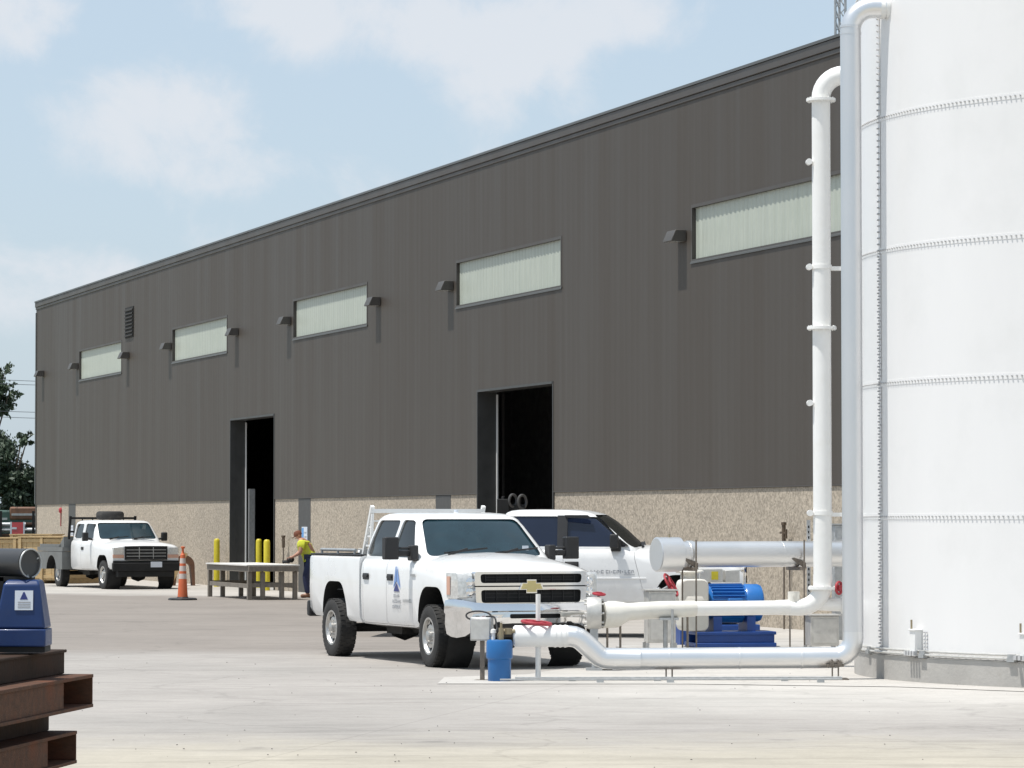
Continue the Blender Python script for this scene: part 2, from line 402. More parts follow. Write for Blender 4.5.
def wheel(parent, loc, side, rad, wid, style, steer=0):
    h = holder('wheel', parent, loc, steer)
    s = side; w = wid / 2
    t = MB()
    pr = [(.60, -.90), (.70, -1.), (.86, -1.0), (.955, -.90), (.985, -.76), (1., -.45), (1., .45), (.985, .76), (.955, .90), (.86, 1.0), (.70, 1.0), (.60, .90)]
    t.lathe([(r * rad, y * w) for r, y in pr], axis='Y', n=40)
    for k in range(36):                                     # tread blocks
        a = 2 * PI * k / 36
        for yy, da in ((-.62, 0), (0., .09), (.62, 0)):
            c = Vector((math.cos(a + da) * rad, yy * w, math.sin(a + da) * rad))
            t.box(c, (.008, w * .5, rad * .12), rot=Matrix.Rotation(-(a + da), 3, 'Y'))
    obj('tyre', t, M['rubber'], h)
    r = MB(); q = rad * .60
    prof = [(q, -.9 * w), (q * 1.03, .86 * w), (q * 1.0, .92 * w), (q * .90, .90 * w), (q * .84, .62 * w), (q * .70, .50 * w)]
    if style == 'steel': prof += [(q * .5, .62 * w), (q * .36, .66 * w), (q * .34, .95 * w), (q * .26, 1.0 * w), (0, 1.0 * w)]
    else: prof += [(q * .62, .70 * w), (q * .38, .74 * w), (q * .30, .74 * w), (q * .28, 1.02 * w), (q * .2, 1.06 * w), (0, 1.06 * w)]
    r.lathe([(a, b * s) for a, b in prof], axis='Y', n=32)
    r.slot = 1
    for k in range(8):                                      # hand holes and lugs
        a = 2 * PI * k / 8
        c = Vector((math.cos(a) * q * .68, .52 * w * s, math.sin(a) * q * .68))
        r.cyl(c - Vector((0, .01 * s, 0)), c + Vector((0, .16 * w * s, 0)), q * .115, n=10)
    r.slot = 0
    for k in range(8):
        a = 2 * PI * (k + .5) / 8
        c = Vector((math.cos(a) * q * .42, .62 * w * s, math.sin(a) * q * .42))
        r.cyl(c, c + Vector((0, .22 * w * s, 0)), q * .05, n=6)
    obj('rim', r, [M['rim'], M['matt_black']], h)
    return h

def pickup(name, label, loc, rz, p):
    root = thing(name, label, 'pickup truck', loc, rz)
    paint = M[p['paint']]
    # ---- lower cab, hood and fenders
    st = p['sections']
    mb = MB(); mb.loft([section(*s) for s in st]); low = mb.mesh('body', paint)
    ar = p['arch']                                          # half width, top height
    def arch_poly(xc):
        a, zt = ar
        return rounded([(xc - a, -.2), (xc - a, zt * .68), (xc - a * .62, zt), (xc + a * .62, zt), (xc + a, zt * .68), (xc + a, -.2)], .28, 5)
    for s in (-1, 1):
        lo, hi = sorted((s * .56, s * 1.4))
        low = boolean(low, side_prism(arch_poly(p['wb']), lo, hi, M['matt_black']))
    # ---- greenhouse
    lv = p['cab']
    mb = MB(); mb.loft([cab_ring(*l) for l in lv]); cab = mb.mesh('cab', paint)
    mb = MB(); mb.loft([cab_ring(l[0] - (.03 if i == len(lv) - 1 else 0), l[1] + .025, l[2] - .03, l[3] - .022, l[4] - .022, *l[5:]) for i, l in enumerate(lv)])
    inner = mb.mesh('inner', M[p['glass']])
    cuts = []
    for poly in p['side_windows']:
        pl = rounded(poly, .07, 4)
        cuts += [('side_window', side_prism(pl, .42, 1.5, paint), side_prism(pl, .42, 1.5, M[p['glass']])),
                 ('side_window', side_prism(pl, -1.5, -.42, paint), side_prism(pl, -1.5, -.42, M[p['glass']]))]
    def fr(poly, x0, d, m):
        q = MB(); q.prism(rounded(poly, .08, 4), (x0, 0, 0), (0, 1, 0), (0, 0, 1), d); return q.mesh('cut', M[m] if isinstance(m, str) else m)
    ws = p['windshield']; x0 = ws[0]
    pl = [(-ws[1], ws[2]), (ws[1], ws[2]), (ws[3], ws[4]), (-ws[3], ws[4])]
    g = p.get('glass_front', p['glass'])
    cuts.append(('windshield', fr(pl, x0, 2.5, 'black'), fr(pl, x0, 2.5, g)))
    rw = p['rear_window']
    cuts.append(('rear_window', fr([(-rw[1], rw[2]), (rw[1], rw[2]), (rw[1] - .06, rw[3]), (-rw[1] + .06, rw[3])], rw[0], -1.5, 'black'),
                 fr([(-rw[1], rw[2]), (rw[1], rw[2]), (rw[1] - .06, rw[3]), (-rw[1] + .06, rw[3])], rw[0], -1.5, p['glass'])))
    wins = []
    for nm, c1, c2 in cuts:
        cab = boolean(cab, c1)
        i2 = inner.copy()
        if nm == 'windshield':
            i2.materials.clear(); i2.materials.append(M[g])
        wins.append((nm, boolean(i2, c2, 'INTERSECT')))
    # ---- doors
    doors = []
    for poly in p['doors']:
        for s in (-1, 1):
            lo, hi = sorted((-s * (p['w'] - .10), -s * 1.5))
            doors.append((s, poly, boolean(low.copy(), side_prism(shrink(poly, .005), lo, hi, paint), 'INTERSECT')))
            low = boolean(low, side_prism(poly, lo, hi, M['black']))
    body = obj('body', joined([low, cab], 'body'), None, root)
    finish(body.data)
    for nm, me in wins: obj(nm, me, None, root)
    for s, poly, me in doors:
        d = obj('door', me, None, root)
        xa = min(q[0] for q in poly); y = s * (p['w'] + .0)
        hb = MB(); hb.box((xa + .15, y + s * .012, p['handle_z']), (.17, .03, .04)); hb.box((xa + .14, y + s * .004, p['handle_z'] - .005), (.22, .012, .085))
        obj('handle', hb, M['black'] if p.get('black_handle', True) else paint, d, bevel=.006)
    # ---- underside
    c = MB(); x1 = p['sections'][-1][0]
    for s in (-1, 1): c.box(((p['tail'] + x1) / 2, s * .42, .55), (x1 - p['tail'] - .5, .09, .18))
    c.box((p['wb'] * .5, 0, .56), (p['wb'] - .9, 1.5, .10))
    for xx in (0, p['wb']):
        c.cyl((xx, -.8, p['rad']), (xx, .8, p['rad']), .06, n=12); c.lathe([(0, -.2), (.13, -.17), (.19, 0), (.13, .17), (0, .2)], (xx, .05, p['rad']), 'Y', 14)
    c.cyl((0, .05, p['rad'] + .02), (p['wb'] * .6, 0, .55), .045, n=10)
    c.tube(bend([(p['wb'] - .6, -.35, .5), (1.4, -.42, .40), (.5, -.5, .48)], .2, 4), .05, 10)
    c.box((p['wb'] * .36, -.45, .43), (.6, .3, .16)); c.box((p['wb'] * .62, .2, .42), (.55, .45, .2))
    obj('chassis', c, M['chassis'], root)
    for xx in (0, p['wb']):
        for s in (-1, 1):
            wheel(root, (xx + p.get('ax', 0), s * p['track'], p['rad']), s, p['rad'], p['tyre_w'], p['wheel'], p.get('steer', 0) if xx else 0)
            wl = MB(); wl.lathe([(ar[0] + .03, -.24), (ar[0] + .03, .12)], (xx, s * .72, ar[1] - ar[0] - .02), 'Y', 24, 0, PI)
            if xx: obj('wheel_well', wl, M['matt_black'], root)
    # ---- mirrors
    mx, mz, arm, mw, mh = p['mirror']
    for s in (-1, 1):
        m = MB()
        m.box((mx, s * (p['w'] + arm), mz), (.13, mw, mh))
        if p.get('tow'):
            m.box((mx, s * (p['w'] + arm * .45), mz - mh * .22), (.08, arm * .9, .075)); m.box((mx, s * (p['w'] + arm * .45), mz + .0), (.05, arm * .9, .035))
            m.box((mx + .02, s * (p['w'] - .03), mz - .06), (.16, .1, .2))
        else:
            m.bar((mx, s * (p['w'] - .06), mz - .08), (mx, s * (p['w'] + arm), mz - .03), .06)
        obj('mirror', m, M['black'], root, bevel=.03, seg=3)
    # ---- wipers
    w = MB()
    for yy in (-.62, .08):
        xb = p['cowl'][0]; zb = p['cowl'][1]
        w.bar((xb, yy, zb), (xb - .03, yy + .60, zb + .06), .022); w.bar((xb + .02, yy + .05, zb - .02), (xb - .02, yy + .32, zb + .05), .03)
    obj('wiper', w, M['black'], root)
    return root, body

def letters(mb, x0, y, z, count, w, h, rng, gap=.3):
    """a row of small upright strokes as wide as worn, unreadable lettering on the truck's right-hand side"""
    x = x0
    for k in range(count):
        kind = rng.randrange(4)
        mb.lo_hi((x, y, z), (x + w * .28, y - .002, z + h))
        if kind in (0, 1): mb.lo_hi((x + w * .28, y, z + h * .72), (x + w, y - .002, z + h))
        if kind in (1, 2): mb.lo_hi((x + w * .28, y, z), (x + w, y - .002, z + h * .26))
        if kind in (0, 3): mb.lo_hi((x + w * .72, y, z + h * .27), (x + w, y - .002, z + h * .7))
        x += w * (1 + gap)

# ---------------- the white crew-cab truck in front
WB = 3.80
P1 = dict(paint='paint', wb=WB, w=.985, rad=.395, track=.885, ax=-.06, tyre_w=.26, wheel='alloy', tail=-1.1, arch=(.52, 1.02), handle_z=1.12, steer=R(-2), tow=True,
    sections=[(1.05, .965, .47, 1.36, .0), (1.12, .98, .46, 1.365, .0), (2.0, .985, .46, 1.37, .01), (3.0, .985, .46, 1.37, .02), (3.12, .985, .46, 1.35, .10), (3.4, .99, .5, 1.325, .115),
              (3.8, .992, .5, 1.295, .115), (4.2, .99, .52, 1.255, .105), (4.40, .975, .55, 1.225, .095), (4.55, .93, .58, 1.19, .08), (4.63, .87, .60, 1.15, .07), (4.665, .80, .64, 1.10, .05)],
    cab=[(1.28, 1.07, 3.28, .925, .915, .10), (1.36, 1.07, 3.22, .925, .91, .12), (1.44, 1.075, 3.12, .915, .89, .13), (1.62, 1.10, 2.90, .865, .83, .13), (1.80, 1.14, 2.68, .80, .765, .12), (1.87, 1.17, 2.58, .775, .74, .11),
         (1.915, 1.20, 2.49, .745, .71, .10, .16, .2), (1.945, 1.25, 2.36, .69, .655, .09, .2, .24), (1.962, 1.36, 2.16, .56, .53, .08, .2, .24), (1.97, 1.6, 1.9, .3, .28, .02, .1, .1)],
    side_windows=[[(1.17, 1.385), (2.07, 1.38), (2.07, 1.86), (1.31, 1.86)], [(2.16, 1.38), (3.0, 1.375), (2.52, 1.86), (2.16, 1.865)]],
    windshield=(2.2, .80, 1.40, .66, 1.875), rear_window=(1.5, .62, 1.42, 1.82), glass='glass_dark', glass_front='glass',
    doors=[[(1.17, .50), (2.10, .50), (2.10, 1.6), (1.17, 1.6)], [(2.12, .50), (3.10, .50), (3.10, 1.6), (2.12, 1.6)]],
    mirror=(3.02, 1.50, .27, .19, .29), cowl=(3.30, 1.44))
hd = R(-68.1)
hx, hy = math.cos(hd), math.sin(hd)
# right-hand tyres touch the ground where the photo shows them: move from that wheel to the axle's middle
rr = Vector((-2.37, 46.6, 0)); right = Vector((hy, -hx, 0))
loc1 = rr - right * (.865 + .05)
truck1, body1 = pickup('pickup_truck', 'clean white crew-cab pickup with chrome grille and blue triangle on its door', loc1, hd, P1)
# bed
mb = MB(); mb.loft([section(x, w, zb, 1.385, 0, .5) for x, w, zb in ((-1.13, .95, .62), (-1.08, .972, .56), (-.9, .982, .52), (.9, .985, .47), (1.02, .98, .47))])
bed = mb.mesh('bed', M['paint'])
for s in (-1, 1):
    lo, hi = sorted((s * .60, s * 1.4))
    bed = boolean(bed, side_prism(rounded([(-.52, -.2), (-.52, .70), (-.33, 1.03), (.33, 1.03), (.52, .70), (.52, -.2)], .28, 5), lo, hi, M['matt_black']))
q = MB(); q.lo_hi((-1.06, -.80, .90), (.96, .80, 1.6)); bed = boolean(bed, q.mesh('c', M['matt_black']))
bed = obj('bed', bed, None, truck1)
q = MB()
for s in (-1, 1): q.lo_hi((-1.10, s * .82, 1.386), (1.01, s * .955, 1.405))
q.lo_hi((-1.115, -.82, 1.386), (-1.07, .82, 1.405))
obj('bed_rail_cap', q, M['black'], truck1, bevel=.006)
for s in (-1, 1):
    q = MB(); q.tube([(-.9, s * .86, 1.455), (.55, s * .86, 1.455)], .022, 10)
    for xx in (-.88, -.2, .5): q.cyl((xx, s * .86, 1.40), (xx, s * .86, 1.455), .018, n=8)
    obj('bed_rail', q, M['galv'], truck1)
q = MB(); q.lo_hi((.35, -.74, 1.33), (.85, .74, 1.45)); q.lo_hi((.33, -.76, 1.452), (.87, .76, 1.475))
obj('toolbox', q, M['galv_sheet'], truck1, bevel=.01)
q = MB()                                                     # headache rack behind the cab
for s in (-1, 1):
    q.bar((.70, s * .80, 1.40), (1.05, s * .80, 2.05), .05); q.bar((.98, s * .80, 1.40), (1.05, s * .80, 1.95), .035)
    for k in range(4): q.bar((.78 + .075 * k, s * .80, 1.52 + .125 * k), (.995 + .012 * k, s * .80, 1.52 + .125 * k), .025)
q.bar((1.03, -.82, 1.985), (1.03, .82, 1.985), .055)
for z in (1.55, 1.7, 1.85): q.bar((1.0, -.8, z), (1.0, .8, z), .025)
obj('headache_rack', q, M['whitepaint'], truck1)
# front: grille, lamps, bumper
g = MB()
fx = 4.70
outer = rounded([(-.735, .80), (.735, .80), (.765, 1.22), (-.765, 1.22)], .05, 3)
g.prism(outer, (4.60, 0, 0), (0, 1, 0), (0, 0, 1), (0, .125)); 
gm = g.mesh('grille', M['chrome'])
for z0, z1, hw in ((1.078, 1.190, .675), (.832, .992, .665)):
    q = MB(); q.prism(rounded([(-hw, z0), (hw, z0), (hw + .01, z1), (-hw - .01, z1)], .04, 3), (4.674, 0, 0), (0, 1, 0), (0, 0, 1), (0, .3)); gm = boolean(gm, q.mesh('c', M['matt_black']))
q = MB(); q.lo_hi((4.69, -.9, 1.030), (4.8, .9, 1.045)); gm = boolean(gm, q.mesh('c', M['matt_black']))
grille = obj('grille', gm, None, truck1)
q = MB()
for k in range(9):
    y = -.6 + .15 * k
    q.lo_hi((4.675, y - .004, .86), (4.69, y + .004, .98)); q.lo_hi((4.675, y - .004, 1.09), (4.69, y + .004, 1.175))
for z in (.90, .945, 1.115, 1.15): q.lo_hi((4.677, -.6, z - .004), (4.685, .6, z + .004))
obj('grille_mesh', q, M['black'], grille)
bow = [(-.145, -.035), (-.062, -.035), (-.062, -.070), (.062, -.070), (.062, -.035), (.145, -.035), (.115, .035), (.055, .035), (.055, .070), (-.055, .070), (-.055, .035), (-.115, .035)]
# emblem: a cross-shaped bow-tie badge with a bright rim
q = MB(); q.prism([(x * 1.16, y * 1.22) for x, y in bow], (4.726, 0, 1.035), (0, 1, 0), (0, 0, 1), (0, .012)); q.slot = 1
q.prism(bow, (4.736, 0, 1.035), (0, 1, 0), (0, 0, 1), (0, .01))
obj('emblem', q, [M['chrome'], M['gold']], grille)
for s in (-1, 1):
    q = MB()
    ring = lambda x_in, x_out, z: [Vector((4.50, s * .70, z)), Vector((x_in, s * .772, z)), Vector((x_in - .015, s * .86, z)), Vector((x_in - .07, s * .94, z)), Vector((x_out + .07, s * .985, z)), Vector((x_out, s * .998, z)), Vector((x_out, s * .90, z))]
    q.loft([ring(4.655, 4.38, .885), ring(4.682, 4.37, .91), ring(4.682, 4.36, 1.10), ring(4.675, 4.355, 1.17), ring(4.64, 4.35, 1.205)])
    hl = obj('headlight', q, M['lens'], truck1)
    q = MB(); q.loft([[Vector((4.44, s * .975, z)), Vector((4.46, s * .988, z)), Vector((4.385, s * 1.004, z)), Vector((4.375, s * .98, z))] for z in (.93, 1.02, 1.16)])
    obj('amber_marker', q, M['amber'], hl)
    q = MB()
    for z in (.97, 1.09): q.lathe([(0, .022), (.04, .02), (.055, .008), (.06, -.03)], (4.668, s * .80, z), 'X', 16)
    q.lo_hi((4.60, s * .77, 1.025), (4.690, s * .83, 1.035))
    obj('lamp_bulb_cup', q, M['chrome'], hl)
q = MB()
rings = []
for x, y, zb, zt in ((4.30, 1.0, .44, .86), (4.46, 1.0, .41, .875), (4.60, .975, .40, .88), (4.72, .90, .42, .865), (4.79, .78, .50, .84), (4.84, .6, .565, .825), (4.87, .3, .58, .82), (4.88, 0, .58, .82)):
    rings.append((x, y, zb, zt))
rings = rings + [(x, -y, zb, zt) for x, y, zb, zt in rings[-2::-1]]
rr_ = []
for i, (x, y, zb, zt) in enumerate(rings):
    a = rings[max(0, i - 1)]; b = rings[min(len(rings) - 1, i + 1)]
    n = Vector((-(b[1] - a[1]), b[0] - a[0])).normalized()
    if n.x < 0 and abs(y) < .9: n = -n
    if n.y * y < 0: n = -n
    pt = lambda d, z: Vector((x + n.x * d, y + n.y * d, z))
    h = zt - zb
    rr_.append([pt(-.06, zt), pt(-.012, zt), pt(0, zt - .03), pt(.006, zt - h * .35), pt(-.012, zt - h * .42), pt(-.006, zb + h * .3), pt(-.03, zb), pt(-.07, zb + .01)])
q.loft(rr_); bumper = q.mesh('bumper', M['chrome'])
c = MB(); c.prism(rounded([(-.34, .64), (.34, .64), (.34, .695), (-.34, .695)], .02, 2), (4.6, 0, 0), (0, 1, 0), (0, 0, 1), (0, .6)); bumper = boolean(bumper, c.mesh('c', M['matt_black']))
bumper = obj('bumper', bumper, None, truck1)
q = MB(); q.loft([[Vector((4.55, y, z)), Vector((4.80 - .25 * (abs(y) / .8) ** 2.5, y, z)), Vector((4.72 - .25 * (abs(y) / .8) ** 2.5, y, .40)), Vector((4.5, y, .40))] for y, z in ((-.8, .52), (-.5, .575), (0, .585), (.5, .575), (.8, .52))])
q.lo_hi((4.60, -.75, .57), (4.78, .75, .72))
obj('air_dam', q, M['black'], bumper)
for s in (-1, 1):
    q = MB(); q.lo_hi((4.83 - .02, s * .46, .50), (4.86, s * .52, .58)); obj('tow_hook', q, M['matt_black'], bumper)
q = MB(); q.loft([[Vector((-1.13 + dx, y, z)) for dx, z in ((.02, .52), (-.08, .53), (-.10, .62), (-.08, .74), (.02, .75))] for y in (-.97, 0, .97)]); obj('rear_bumper', q, M['black'], truck1, bevel=.02)
for s in (-1, 1):
    q = MB(); q.lo_hi((-1.145, s * .80, .95), (-1.10, s * .93, 1.33)); obj('tail_lamp', q, M['redlens'], truck1, bevel=.015)
q = MB(); q.lo_hi((3.14, .52, 1.470), (3.16, .60, 1.53)); obj('windscreen_sticker', q, M['label_white'], truck1)
q = MB(); q.cyl((2.1, .0, 1.96), (2.1, .0, 2.0), .03, n=10); obj('roof_marker', q, M['label_white'], truck1)
q = MB(); q.lo_hi((2.56, -.09, 1.80), (2.64, .09, 1.84)); obj('inside_mirror', q, M['black'], truck1)
# door decal: tall split triangle over three lines of lettering
rd = [d for d in truck1.children if d.name.startswith('door')]
fd = max([d for d in rd if sum(v.co.y for v in d.data.vertices) < 0], key=lambda d: sum(v.co.x for v in d.data.vertices) / len(d.data.vertices))
YD = -.990
q = MB()
DX = .20
q.prism([(x_ + DX, z_) for x_, z_ in [(2.20, .98), (2.29, 1.26), (2.305, 1.26), (2.305, 1.07)]], (0, YD, 0), (1, 0, 0), (0, 0, 1), (0, .003))
q.prism([(x_ + DX, z_) for x_, z_ in [(2.325, 1.26), (2.34, 1.26), (2.46, .98), (2.325, 1.07)]], (0, YD, 0), (1, 0, 0), (0, 0, 1), (0, .003))
q.slot = 1; q.prism([(x_ + DX, z_) for x_, z_ in [(2.21, .935), (2.32, 1.045), (2.43, .935)]], (0, YD, 0), (1, 0, 0), (0, 0, 1), (0, .003))
q.slot = 2; rg = random.Random(3)
letters(q, 2.41, YD - .001, .855, 6, .028, .045, rg); letters(q, 2.37, YD - .001, .785, 8, .03, .045, rg); letters(q, 2.36, YD - .001, .715, 10, .024, .04, rg)
obj('door_logo', q, [M['ltblue'], M['navy'], M['greytext']], fd)
q = MB(); letters(q, 2.76, YD - .001, .80, 7, .035, .045, rg); obj('name_badge', q, M['galv'], fd)
q = MB(); q.lo_hi((3.06, -.992, 1.14), (3.22, -.998, 1.17)); obj('fender_badge', q, M['galv'], truck1)

# ---------------- the second truck, side on
P2 = dict(paint='paint', wb=3.92, w=.99, rad=.39, track=.87, tyre_w=.25, wheel='steel', tail=-1.2, arch=(.52, 1.0), handle_z=1.17, tow=True,
    sections=[(.85, .97, .53, 1.40, .0), (.92, .985, .52, 1.40, .0), (2.0, .992, .52, 1.41, .01), (2.95, .995, .52, 1.41, .02), (3.1, .995, .52, 1.36, .10), (3.4, 1.0, .54, 1.32, .15),
              (3.92, 1.02, .54, 1.27, .16), (4.35, .99, .56, 1.22, .15), (4.6, .95, .58, 1.16, .14), (4.75, .90, .60, 1.10, .12), (4.83, .84, .62, 1.03, .09)],
    cab=[(1.30, .90, 3.22, .93, .92, .10), (1.41, .90, 3.14, .925, .915, .18), (1.50, .91, 3.02, .91, .885, .19), (1.70, .94, 2.80, .855, .82, .20), (1.86, .98, 2.62, .80, .765, .18), (1.94, 1.02, 2.51, .77, .73, .16),
         (1.985, 1.06, 2.41, .74, .70, .10, .16, .2), (2.015, 1.12, 2.28, .68, .64, .09, .2, .24), (2.032, 1.24, 2.08, .55, .52, .07, .2, .24), (2.038, 1.5, 1.7, .3, .28, .02, .1, .1)],
    side_windows=[[(1.05, 1.45), (1.92, 1.445), (1.92, 1.925), (1.12, 1.925)], [(2.00, 1.445), (3.0, 1.44), (2.54, 1.915), (2.00, 1.925)]],
    windshield=(2.0, .84, 1.43, .68, 1.95), rear_window=(1.3, .62, 1.5, 1.88), glass='glass_blue', glass_front='glass_dark',
    doors=[[(1.98, .56), (3.30, .56), (3.12, 1.25), (3.10, 1.7), (1.98, 1.7)]],
    mirror=(2.80, 1.53, .13, .16, .22), cowl=(3.22, 1.45))
loc2 = Vector((-1.08, 55.1, 0))
truck2, body2 = pickup('pickup_truck', 'white pickup parked side on behind the crew-cab truck, dark blue side windows', loc2, R(-5), P2)
mb = MB(); mb.loft([section(x, w, zb, 1.40, 0, .5) for x, w, zb in ((-1.3, .96, .60), (-1.2, .985, .56), (.78, .985, .54), (.83, .98, .54))])
bed = mb.mesh('bed', M['paint'])
for s in (-1, 1):
    lo, hi = sorted((s * .60, s * 1.4))
    bed = boolean(bed, side_prism(rounded([(-.5, -.2), (-.5, .70), (-.3, 1.0), (.3, 1.0), (.5, .70), (.5, -.2)], .28, 5), lo, hi, M['matt_black']))
q = MB(); q.lo_hi((-1.22, -.82, .9), (.76, .82, 1.6)); bed = boolean(bed, q.mesh('c', M['matt_black']))
obj('bed', bed, None, truck2)
q = MB(); q.loft([[Vector((x, y, z)) for x, z in ((4.70, .48), (4.96 - .16 * (abs(y)) ** 2, .50), (4.98 - .16 * abs(y) ** 2, .76), (4.72, .80))] for y in (-1., -.6, 0, .6, 1.)]); obj('bumper', q, M['chrome'], truck2, bevel=.02)
q = MB(); q.prism(rounded([(-.42, .82), (.42, .82), (.48, 1.16), (-.48, 1.16)], .06, 3), (4.74, 0, 0), (0, 1, 0), (0, 0, 1), (0, .12)); q.slot = 1
q.lo_hi((4.85, -.38, .86), (4.865, -.03, .97)); q.lo_hi((4.85, .03, .86), (4.865, .38, .97)); q.lo_hi((4.85, -.38, 1.02), (4.865, -.03, 1.12)); q.lo_hi((4.85, .03, 1.02), (4.865, .38, 1.12))
obj('grille', q, [M['chrome'], M['matt_black']], truck2)
for s in (-1, 1):
    q = MB(); q.loft([[Vector((4.6, s * .55, z)), Vector((4.84, s * .56, z)), Vector((4.80, s * .80, z)), Vector((4.66, s * .93, z))] for z in (.86, .95, 1.08)]); obj('headlight', q, M['lens'], truck2)

fd2 = [d for d in truck2.children if d.name.startswith('door') and sum(v.co.y for v in d.data.vertices) < 0][0]
q = MB(); rg = random.Random(11); yy = -.996
letters(q, 2.42, yy, 1.02, 4, .042, .055, rg); letters(q, 2.66, yy, 1.02, 5, .044, .055, rg); letters(q, 2.96, yy, 1.02, 3, .04, .055, rg); q.lo_hi((2.95, yy, .995), (3.12, yy - .002, 1.005))
obj('door_lettering', q, M['greytext'], fd2)
q = MB(); q.lo_hi((.9, -.994, .93), (3.3, -1.006, .955)); obj('side_moulding', q, M['paint'], truck2, bevel=.004)
q = MB()
q.prism([(2.00, 1.945), (2.36, 1.945), (2.42, 1.90), (2.02, 1.905)], (0, -.80, 0), (1, 0, 0), (0, 0, 1), (-.02, .045)); obj('rain_visor', q, M['black'], truck2)
q = MB(); q.bar((1.965, -.945, 1.44), (1.965, -.795, 1.935), .03, .16); obj('door_pillar_trim', q, M['black'], truck2)
q = MB(); q.prism([(2.72, 1.46), (3.02, 1.46), (2.76, 1.66)], (0, -.90, 0), (1, 0, 0), (0, 0, 1), (-.03, .035)); obj('mirror_sail', q, M['black'], truck2)

# ---------------- the far flatbed truck
P3 = dict(paint='paint_old', wb=4.0, w=.98, rad=.39, track=.85, tyre_w=.25, wheel='steel', tail=-1.0, arch=(.50, .93), handle_z=1.10, black_handle=True, tow=False,
    sections=[(1.15, .96, .50, 1.33, .0), (1.25, .98, .49, 1.33, .0), (2.2, .985, .49, 1.33, .01), (3.15, .985, .49, 1.33, .02), (3.25, .985, .5, 1.27, .07), (3.6, .985, .5, 1.25, .08),
              (4.0, .985, .5, 1.23, .08), (4.5, .975, .52, 1.205, .07), (4.72, .955, .54, 1.175, .06), (4.78, .93, .56, 1.14, .04)],
    cab=[(1.26, 1.17, 3.40, .93, .93, .06), (1.34, 1.17, 3.34, .925, .92, .07), (1.42, 1.18, 3.25, .915, .90, .08), (1.6, 1.20, 3.06, .88, .86, .08), (1.75, 1.22, 2.90, .85, .83, .08), (1.80, 1.24, 2.83, .83, .81, .07),
         (1.835, 1.27, 2.75, .80, .78, .06, .14, .16), (1.86, 1.32, 2.65, .74, .72, .05, .18, .2), (1.872, 1.45, 2.5, .6, .58, .04, .2, .2), (1.878, 1.7, 2.2, .3, .28, .02, .1, .1)],
    side_windows=[[(1.36, 1.37), (2.02, 1.37), (2.02, 1.77), (1.42, 1.77)], [(2.22, 1.37), (3.02, 1.37), (2.86, 1.77), (2.22, 1.78)]],
    windshield=(2.5, .82, 1.36, .74, 1.80), rear_window=(1.6, .62, 1.42, 1.74), glass='glass_dark', glass_front='glass',
    doors=[[(2.12, .53), (3.18, .53), (3.18, 1.6), (2.12, 1.6)]],
    mirror=(3.0, 1.42, .16, .16, .24), cowl=(3.40, 1.37))
truck3, body3 = pickup('flatbed_truck', 'old white flatbed truck with black grille and spare tyre above its cab', Vector((-11.93, 96.45, 0)), R(-65), P3)
truck3['category'] = 'truck'
q = MB()
q.lo_hi((4.72, -.93, .62), (4.83, .93, .78)); q.lo_hi((4.80, -.97, .50), (4.90, .97, .72)); q.lo_hi((4.62, -.8, .34), (4.84, .8, .5))
q.lo_hi((4.83, -.55, .80), (4.86, .55, .83))
obj('bumper', q, M['matt_black'], truck3, bevel=.02)
q = MB(); q.lo_hi((4.76, -.60, .80), (4.82, .60, 1.17)); q.slot = 1
for z in (.90, .985, 1.07): q.lo_hi((4.82, -.56, z - .008), (4.83, .56, z + .008))
for y in (-.2, .2): q.lo_hi((4.82, y - .008, .83), (4.832, y + .008, 1.14))
obj('grille', q, [M['matt_black'], M['galv']], truck3)
for s in (-1, 1):
    q = MB(); q.lo_hi((4.70, s * .62, .96), (4.80, s * .93, 1.14)); hl = obj('headlight', q, M['lens'], truck3, bevel=.015)
    q = MB(); q.lo_hi((4.69, s * .62, .85), (4.795, s * .935, .945)); obj('amber_marker', q, M['amber'], hl, bevel=.01)
q = MB(); q.lo_hi((4.905, .10, .60), (4.915, .42, .75)); obj('number_plate', q, M['label_white'], truck3)
# flatbed with skirts and wheel openings
q = MB(); q.lo_hi((-1.35, -1.16, 1.0), (1.02, 1.16, 1.12))
fb = q.mesh('flatbed', M['grey_bed'])
skirts = []
for s in (-1, 1):
    q = MB(); ylo, yhi = sorted((s * .80, s * 1.165)); q.lo_hi((-1.3, ylo, .50), (1.0, yhi, .99)); sk = q.mesh('skirt', M['grey_bed'])
    lo, hi = sorted((-s * .4, -s * 1.6)); sk = boolean(sk, side_prism([(.47 * math.cos(a * PI / 12), .42 + .47 * math.sin(a * PI / 12)) for a in range(24)], lo, hi, M['matt_black'])); skirts.append(sk)
flat = obj('flatbed', joined([fb] + skirts, 'flatbed'), None, truck3)
q = MB(); q.lo_hi((-1.3, -1.1, 1.121), (.7, -1.02, 1.20)); q.prism([(.45, 1.12), (.95, 1.12), (.95, 1.42)], (0, -1.1, 0), (1, 0, 0), (0, 0, 1), (-2.2, 0)); obj('deck_gusset', q, M['grey_bed'], truck3)
q = MB()
for s in (-1, 1): q.bar((.86, s * .95, 1.10), (1.08, s * .95, 1.99), .06)
q.bar((1.08, -.97, 1.93), (1.08, .97, 1.93), .06); q.bar((1.0, -.95, 1.55), (1.0, .95, 1.55), .05)
for y in (-.6, -.3, 0, .3, .6): q.bar((.95, y, 1.15), (1.07, y, 1.92), .03)
obj('headache_rack', q, M['matt_black'], truck3)
q = MB(); q.lo_hi((-.6, -.7, 1.13), (.4, .2, 1.35)); 
wd = obj('timber_stack', None or MB().lo_hi((-.5, -.75, 0), (.5, -.6, .09)).lo_hi((-.5, -.55, 0), (.5, -.40, .09)).lo_hi((-.45, -.7, .092), (.5, -.45, .18)), M['wood'])
